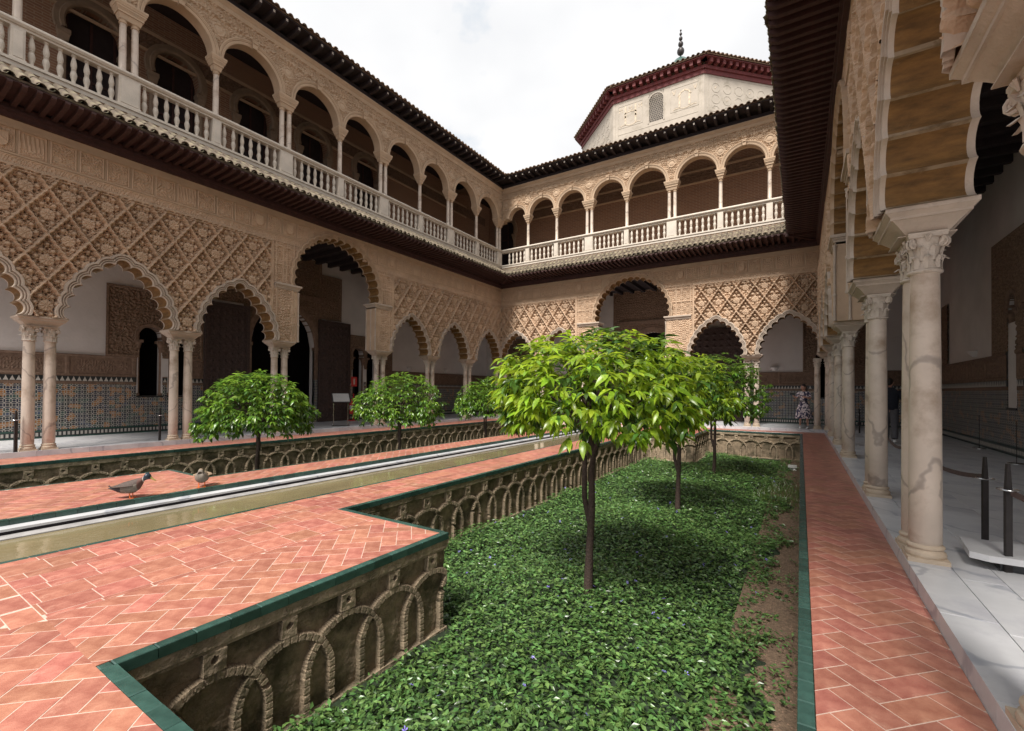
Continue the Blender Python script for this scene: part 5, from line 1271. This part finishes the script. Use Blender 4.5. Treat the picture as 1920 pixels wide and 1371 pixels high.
# man walking away behind the columns
w = thing('person', 'man in navy top and grey trousers walking away between the right columns', 'person', (2.14, 16.6, .121), -.2)
N = [((0,0,.95),(.135,.10)),((0,.0,1.15),(.125,.09)),((0,0,1.36),(.145,.10)),((0,.005,1.47),(.095,.07)),((0,.0,1.53),(.05,.05)),((0,-.005,1.60),.045),
     ((-.18,0,1.44),.055),((-.25,.03,1.16),.044),((-.25,-.10,.95),.032),((.18,0,1.44),.055),((.30,.06,1.20),.044),((.26,.22,1.28),.032),
     ((-.09,0,.90),.09),((-.10,.10,.50),.062),((-.10,.02,.09),.04),((.09,0,.90),.09),((.10,-.02,.50),.062),((.11,-.16,.12),.04)]
Eg = [(0,1),(1,2),(2,3),(3,4),(4,5),(3,6),(6,7),(7,8),(3,9),(9,10),(10,11),(0,12),(12,13),(13,14),(0,15),(15,16),(16,17)]
hand(N, Eg, 8, (0,-.03,-.1), (0,-1,0), .4); hand(N, Eg, 11, (.02,.1,.06), (-1,0,.1), .5)
skin_body('body', N, Eg, SKIN, w, 2)
add_head(w, (0,-.012,1.69), PI-.3, False)
garment('sweater', [(1.56,0,0,.075,.07,0),(1.51,0,0,.12,.08,0),(1.45,0,0,.225,.115,0),(1.30,0,0,.20,.135,.01),(1.10,0,0,.185,.135,.015),(.93,0,0,.18,.138,.02),(.92,0,0,.165,.125,.02)], NAVY, w, 9)
m = MB(); m.tube([(-.16,0,1.44),(-.24,.03,1.17),(-.25,-.09,.98)], [.08,.065,.048], 12).tube([(.16,0,1.44),(.30,.06,1.21),(.265,.20,1.27)], [.08,.065,.048], 12); m.build('sleeves', NAVY, w, True, 70)
m = MB(); m.tube([(-.08,0,.95),(-.10,.08,.52),(-.10,.03,.06)], [.115,.090,.075], 14).tube([(.08,0,.95),(.10,-.02,.52),(.11,-.14,.12)], [.115,.090,.075], 14); m.build('trousers', GREYF, w, True, 70)
shoe(w, -.10, .0, PI); shoe(w, .11, -.16, PI, .03)
# ducks on the far side of the pool
DB = M('duck_brown_feathers', (.07,.05,.042), .8, .35, 60); DG = M('duck_grey_feathers', (.17,.145,.12), .8, .15, 90); DHD = M('duck_dark_green_head', (.012,.022,.035), .35, .4, 40)
DCH = M('duck_chestnut_breast', (.10,.045,.035), .8, .2, 40); DBILL = M('duck_bill_yellow', (.30,.26,.06), .5, .1, 30); DLEG = M('duck_orange_leg', (.70,.16,.03), .5, .1, 30)
DBL = M('duck_black_tail', (.02,.02,.025), .7, .2, 30); DSP = M('duck_speckled_buff', (.24,.17,.11), .85, .45, 70)
def duck(T, st, mats, n=14):
    """one continuous body: stations (x along the body, z centre, half width, half height, material)"""
    V = []; F = []; mi = []
    for x, z, hw, hh, k in st:
        for i in range(n): a = 2*PI*i/n; V.append((x, hw*math.sin(a), z+hh*math.cos(a)))
    for j in range(len(st)-1):
        for i in range(n):
            F.append((j*n+i, j*n+(i+1) % n, (j+1)*n+(i+1) % n, (j+1)*n+i))
            k = st[j][4]; a = 2*PI*(i+.5)/n
            mi.append(k[1] if isinstance(k, tuple) and math.cos(a) < .25 else (k[0] if isinstance(k, tuple) else k))
    F += [tuple(range(n-1,-1,-1)), tuple(range((len(st)-1)*n, len(st)*n))]; mi += [st[0][4] if not isinstance(st[0][4], tuple) else st[0][4][0], st[-1][4]]
    return obj('body', np_mesh('body', V, [f[::-1] for f in F], mats, mi, True), T)
def duck_legs(T, x):
    for sy in (-.045, .045):
        m = MB(); m.tube([(x,sy,.13),(x-.005,sy,.09),(x+.005,sy,.012)], [.016,.009,.008], 8)
        m.add([(x-.015,sy,.012),(x+.055,sy-.032,.004),(x+.068,sy,.006),(x+.055,sy+.032,.004),(x,sy,.016),(x-.02,sy,.001)], [(0,1,2),(0,2,3),(0,4,1),(0,3,4)]); m.build('leg', DLEG, T, True, 60)
d = thing('duck', 'drake with a dark blue-green head and grey flanks standing on the tiles by the pool', 'duck', (-7.68, 2.42, .006), math.radians(47)); d.scale = (.74, .84, .84)
st = [(-.34,.165,.006,.003,6),(-.31,.165,.030,.010,6),(-.25,.165,.055,.030,6),(-.18,.165,.082,.062,(0,6)),(-.10,.168,.105,.090,(0,1)),(.0,.178,.114,.106,(0,1)),(.08,.195,.106,.108,(0,1)),(.14,.222,.084,.094,3),(.18,.255,.060,.070,3),(.205,.290,.045,.050,3),(.212,.300,.046,.046,7),(.222,.312,.046,.046,2),(.25,.338,.058,.058,2),(.285,.345,.057,.054,2),(.315,.330,.040,.038,2),(.328,.316,.022,.020,4),(.36,.292,.024,.009,4),(.395,.272,.020,.006,4),(.405,.267,.010,.004,4)]
duck(d, st, [DB, DG, DHD, DCH, DBILL, DB, DBL, WHITE]); duck_legs(d, .02)
m = MB()
for sy in (-1, 1): m.tube([(.09,sy*.100,.215),(-.04,sy*.112,.21),(-.18,sy*.085,.20),(-.30,sy*.03,.195)], [.02,.045,.038,.006], 8, 0, .35)
m.build('wing', DB, d, True); m = MB(); m.tube([(-.28,0,.18),(-.33,0,.20),(-.32,0,.22)], [.012,.010,.003], 6); m.build('tail_curl', DBL, d, True)
d = thing('duck', 'pale brown speckled duck with its head tucked back beside the pool', 'duck', (-7.68, 3.30, .006), math.radians(-35)); d.scale = (.74, .84, .84)
st = [(-.26,.23,.004,.003,0),(-.24,.225,.024,.012,0),(-.18,.205,.055,.040,0),(-.11,.185,.085,.075,(0,1)),(-.03,.175,.105,.100,(0,1)),(.05,.182,.108,.108,(0,1)),(.11,.195,.092,.100,1),(.15,.21,.066,.078,1),(.175,.235,.045,.055,1),(.17,.27,.038,.040,1),(.145,.30,.038,.036,0),(.11,.312,.036,.033,0),(.08,.308,.028,.026,0),(.065,.300,.016,.014,2),(.035,.288,.014,.007,2),(.02,.282,.010,.004,2)]
duck(d, st, [DSP, DG, DBILL]); duck_legs(d, .03)
m = MB()
for sy in (-1, 1): m.tube([(.08,sy*.10,.215),(-.04,sy*.108,.215),(-.15,sy*.080,.22),(-.24,sy*.03,.235)], [.02,.045,.038,.006], 8, 0, .35)
m.build('wing', DSP, d, True)
# rope barrier posts, webbing, rings
def stanchion(label, x, y, h, yaw=0, wide=.024, group=None):
    T = thing('barrier_post', label, 'barrier post', (x, y, .121), yaw, group)
    m = MB(); m.frus((-wide,wide,-.011,.011), 0, (-wide,wide,-.011,.011), h-.22).frus((-wide,wide,-.011,.011), h-.22, (-wide*.45,wide*.45,-.009,.009), h); m.build('post', IRON, T)
    m = MB(); pts = [(.062*math.cos(a), .062*math.sin(a), h-.20) for a in np.linspace(0, 2*PI, 21)]; m.tube(pts, .006, 6); m.build('ring', STEEL, T, True)
def webbing(label, a, b, sag, w=.045):
    m = MB(); n = 12; vs = []
    for i in range(n+1):
        t = i/n; x, y, z = [a[k]+(b[k]-a[k])*t for k in range(3)]; z -= sag*4*t*(1-t); vs += [(x, y, z-w/2), (x+.004, y+.004, z+w/2)]
    m.add(vs, [(2*i, 2*i+2, 2*i+3, 2*i+1) for i in range(n)]); m.add([(x+.006,y-.006,z) for x,y,z in vs], [(2*i+1, 2*i+3, 2*i+2, 2*i) for i in range(n)])
    m.build('barrier_webbing', ROPE, None, label=label, cat='barrier strap')
stanchion('dark barrier post with steel ring right behind the marble slab near the right columns', 1.44, 5.90, .80, .5)
stanchion('nearest dark barrier post, in front of the low marble slab at the right edge', 1.36, 5.05, .84, .5)
webbing('brown strap sagging from the second nearest post to behind the thick right column', (1.44,5.90,.74), (1.25,8.3,.78), .10)
webbing('brown strap hanging from the nearest post out of the right edge', (1.37,5.04,.74), (1.9,3.9,.62), .05)
webbing('brown strap seen between the two nearest right column pairs', (1.25,8.35,.76), (1.35,11.2,.78), .12)
stanchion('dark barrier post beyond the third right column pair', 1.30, 11.2, .82, .5)
stanchion('slim dark barrier post left of the leftmost column pair', -14.03, 2.46, .88, -.9, .036)
stanchion('slim dark barrier post left of the second left column pair', -14.25, 5.10, .86, -.9, .036)
stanchion('dark barrier post standing far back in the right gallery', 1.72, 19.7, .84, .5)
for x, y, lb in ((3.83,16.1,'thin wire post with a disc foot by the tiled wall, the farther one'),(3.62,13.0,'thin wire post with a disc foot by the tiled wall, the nearer one')):
    T = thing('wire_post', lb, 'wire post', (x, y, .121)); MB().lathe([(.13,0),(.13,.012),(.11,.02),(.01,.022)], 18).build('foot', STEEL, T, True); MB().lathe([(.007,.02),(.007,.85)], 8).build('rod', IRON, T)
m = MB(); T = thing('stone_bench_slab', 'grey marble slab lying on low dark blocks behind the nearest right column', 'stone slab', (1.12, 5.0, .121))
m.prism([(0,0),(.05,0),(.05,.1)], 0, .01) if False else None
pl = [(.02,.04),(.12,-.02),(1.9,-.02),(1.9,.50),(.06,.50)]
m.add([(x,y,.075) for x,y in pl]+[(x,y,.125) for x,y in pl], [(4,3,2,1,0),(5,6,7,8,9)]+[(i,(i+1)%5,5+(i+1)%5,5+i) for i in range(5)]); m.build('slab', FLOORM, T)
for x in (.20, 1.3): MB().box(x,x+.18,.06,.42,0,.075).build('block', BLACKT, T)
# information lectern
T = thing('information_stand', 'grey metal information stand with a slanted panel in front of the tall dark door', 'information stand', (-14.75, 11.05, .121), math.radians(62))
m = MB(); m.box(-.30,.30,-.16,.16,0,.012); m.build('base_plate', IRON, T)
for x in (-.26, .26): MB().box(x-.015,x+.015,.02,.06,.012,1.06).build('leg', STEEL, T)
m = MB(); m.add([(-.33,-.22,.88),(.33,-.22,.88),(.33,.18,1.22),(-.33,.18,1.22),(-.33,-.235,.90),(.33,-.235,.90),(.33,.165,1.24),(-.33,.165,1.24)],[(3,2,1,0),(4,5,6,7),(0,1,5,4),(1,2,6,5),(2,3,7,6),(3,0,4,7)]); pn = m.build('panel', IRON, T)
m = MB(); m.add([(-.29,-.212,.925),(.29,-.212,.925),(.29,.140,1.224),(-.29,.140,1.224)],[(0,1,2,3)]); m.build('panel_sheet', M('printed_grey_sheet', (.42,.41,.40), .5, .15, 25), pn)
# fire extinguisher, its stand and sign
RED = M('signal_red_paint', (.50,.02,.02), .4, .1, 10)
T = thing('fire_extinguisher', 'red fire extinguisher on a red stand beside the tall dark door', 'fire extinguisher', (-16.75, 13.1, .121))
MB().box(-.14,.14,-.14,.14,0,.03).box(-.02,.02,.08,.11,.03,1.2).build('stand', RED, T)
MB().lathe([(.02,.30),(.085,.31),(.09,.34),(.09,.78),(.07,.85),(.03,.88),(.025,.92),(.04,.93),(.04,.97)], 14).build('cylinder', RED, T, True, 40)
MB().box(-.02,.09,-.02,.02,.97,1.0).tube([(.03,0,.95),(.12,.02,.85),(.10,.03,.5)], .012, 6).build('valve', BLACKT, T)
MB().lathe([(.0915,.50),(.0915,.68)], 14).build('label_band', WHITE, T)
T = thing('fire_sign', 'small red fire sign with a white extinguisher symbol above the extinguisher', 'sign', (-16.75, 13.22, 1.85), PI/2)
MB().box(-.15,.15,-.008,.008,-.21,.21).build('sign_plate', RED, T)
MB().box(-.035,.035,-.011,-.008,-.12,.07).box(-.018,.018,-.011,-.008,.07,.12).box(-.05,.05,-.0105,-.008,.11,.135).box(-.06,-.048,-.011,-.008,0,.11).build('extinguisher_symbol', WHITE, T)
MB().lathe([(.015,-1.72),(.015,-.21)], 8).build('sign_post', IRON, T)
# pushchair behind the first tree across the pool
T = thing('pushchair', 'black pushchair parked in the left gallery behind the wide orange tree', 'pushchair', (-16.3, 7.55, .121), .9)
m = MB(); m.tube([(-.38,-.25,.12),(.35,-.22,.30),(.62,-.22,.95)], .014, 6).tube([(-.38,.25,.12),(.35,.22,.30),(.62,.22,.95)], .014, 6).tube([(.62,-.22,.95),(.62,.22,.95)], .018, 6).tube([(.40,-.24,.1),(-.05,-.2,.62)], .012, 6).tube([(.40,.24,.1),(-.05,.2,.62)], .012, 6); m.build('frame', BLACKT, T, True)
m = MB(); m.add([(-.25,-.19,.42),(.15,-.19,.38),(.38,-.19,.88),(-.25,.19,.42),(.15,.19,.38),(.38,.19,.88),(-.25,-.19,.50),(.12,-.19,.46),(.32,-.19,.90),(-.25,.19,.50),(.12,.19,.46),(.32,.19,.90)],[(0,1,4,3),(1,2,5,4),(6,9,10,7),(7,10,11,8),(0,3,9,6),(2,8,11,5),(0,6,7,1),(1,7,8,2),(3,4,10,9),(4,5,11,10)]); m.build('seat', NAVY, T)
for x, y in ((-.36,-.27),(-.36,.27),(.42,-.27),(.42,.27)):
    wv = MB().lathe([(.05,-.02),(.095,-.02),(.10,-.012),(.10,.012),(.095,.02),(.05,.02)], 16); o_ = wv.build('wheel', BLACKT, T, True, 40, loc=(x, y, .10), rot=(PI/2, 0, 0))
    MB().lathe([(.01,-.022),(.05,-.022),(.05,.022),(.01,.022)], 12).build('hub', WHITE, o_, True, 40)
# wall lamps: small white half bowls
def sconce(label, x, y, z, rotz):
    T = thing('wall_lamp', label, 'wall lamp', (x, y, z), rotz, None); V = []; F = []; n = 12; pr = [(.035,-.17),(.07,-.155),(.12,-.10),(.165,-.02),(.18,0),(.165,.005),(.15,-.02)]
    for r, zz in pr:
        for k in range(n+1): a = -PI+PI*k/n; f = 1+.05*math.cos(12*a); V.append((r*f*math.cos(a), r*f*math.sin(a), zz))
    for j in range(len(pr)-1):
        for k in range(n): F.append((j*(n+1)+k, j*(n+1)+k+1, (j+1)*(n+1)+k+1, (j+1)*(n+1)+k))
    obj('bowl', np_mesh('bowl', V, F, PLASTER, None, True, 50), T); MB().box(-.10,.10,-.012,.0,-.16,.03).build('back_plate', PLASTER, T)
sconce('white bowl wall lamp on the left gallery wall just past the big arch', XL-YW, 17.1, 2.68, PI/2)
sconce('white bowl wall lamp on the left gallery wall nearest the far corner', XL-YW, 20.0, 2.68, PI/2)
sconce('white bowl wall lamp on the back gallery wall left of the standing woman', -1.02, YB+YW, 2.66, 0)
sconce('white bowl wall lamp on the right gallery wall beside the brown carved panel', XR+YW, 17.3, 2.68, -PI/2)
T = thing('garden_spotlight', 'small white spotlight at the far corner of the front bed', 'spotlight', (-.22, 17.2, -.985))
MB().box(-.12,.12,-.06,.06,.08,.16).frus((-.12,.12,-.06,.06),.0,(-.02,.02,-.02,.02),.08).build('lamp_head', SNEAK, T); MB().lathe([(.012,0),(.012,.09)], 6).build('spike', IRON, T)
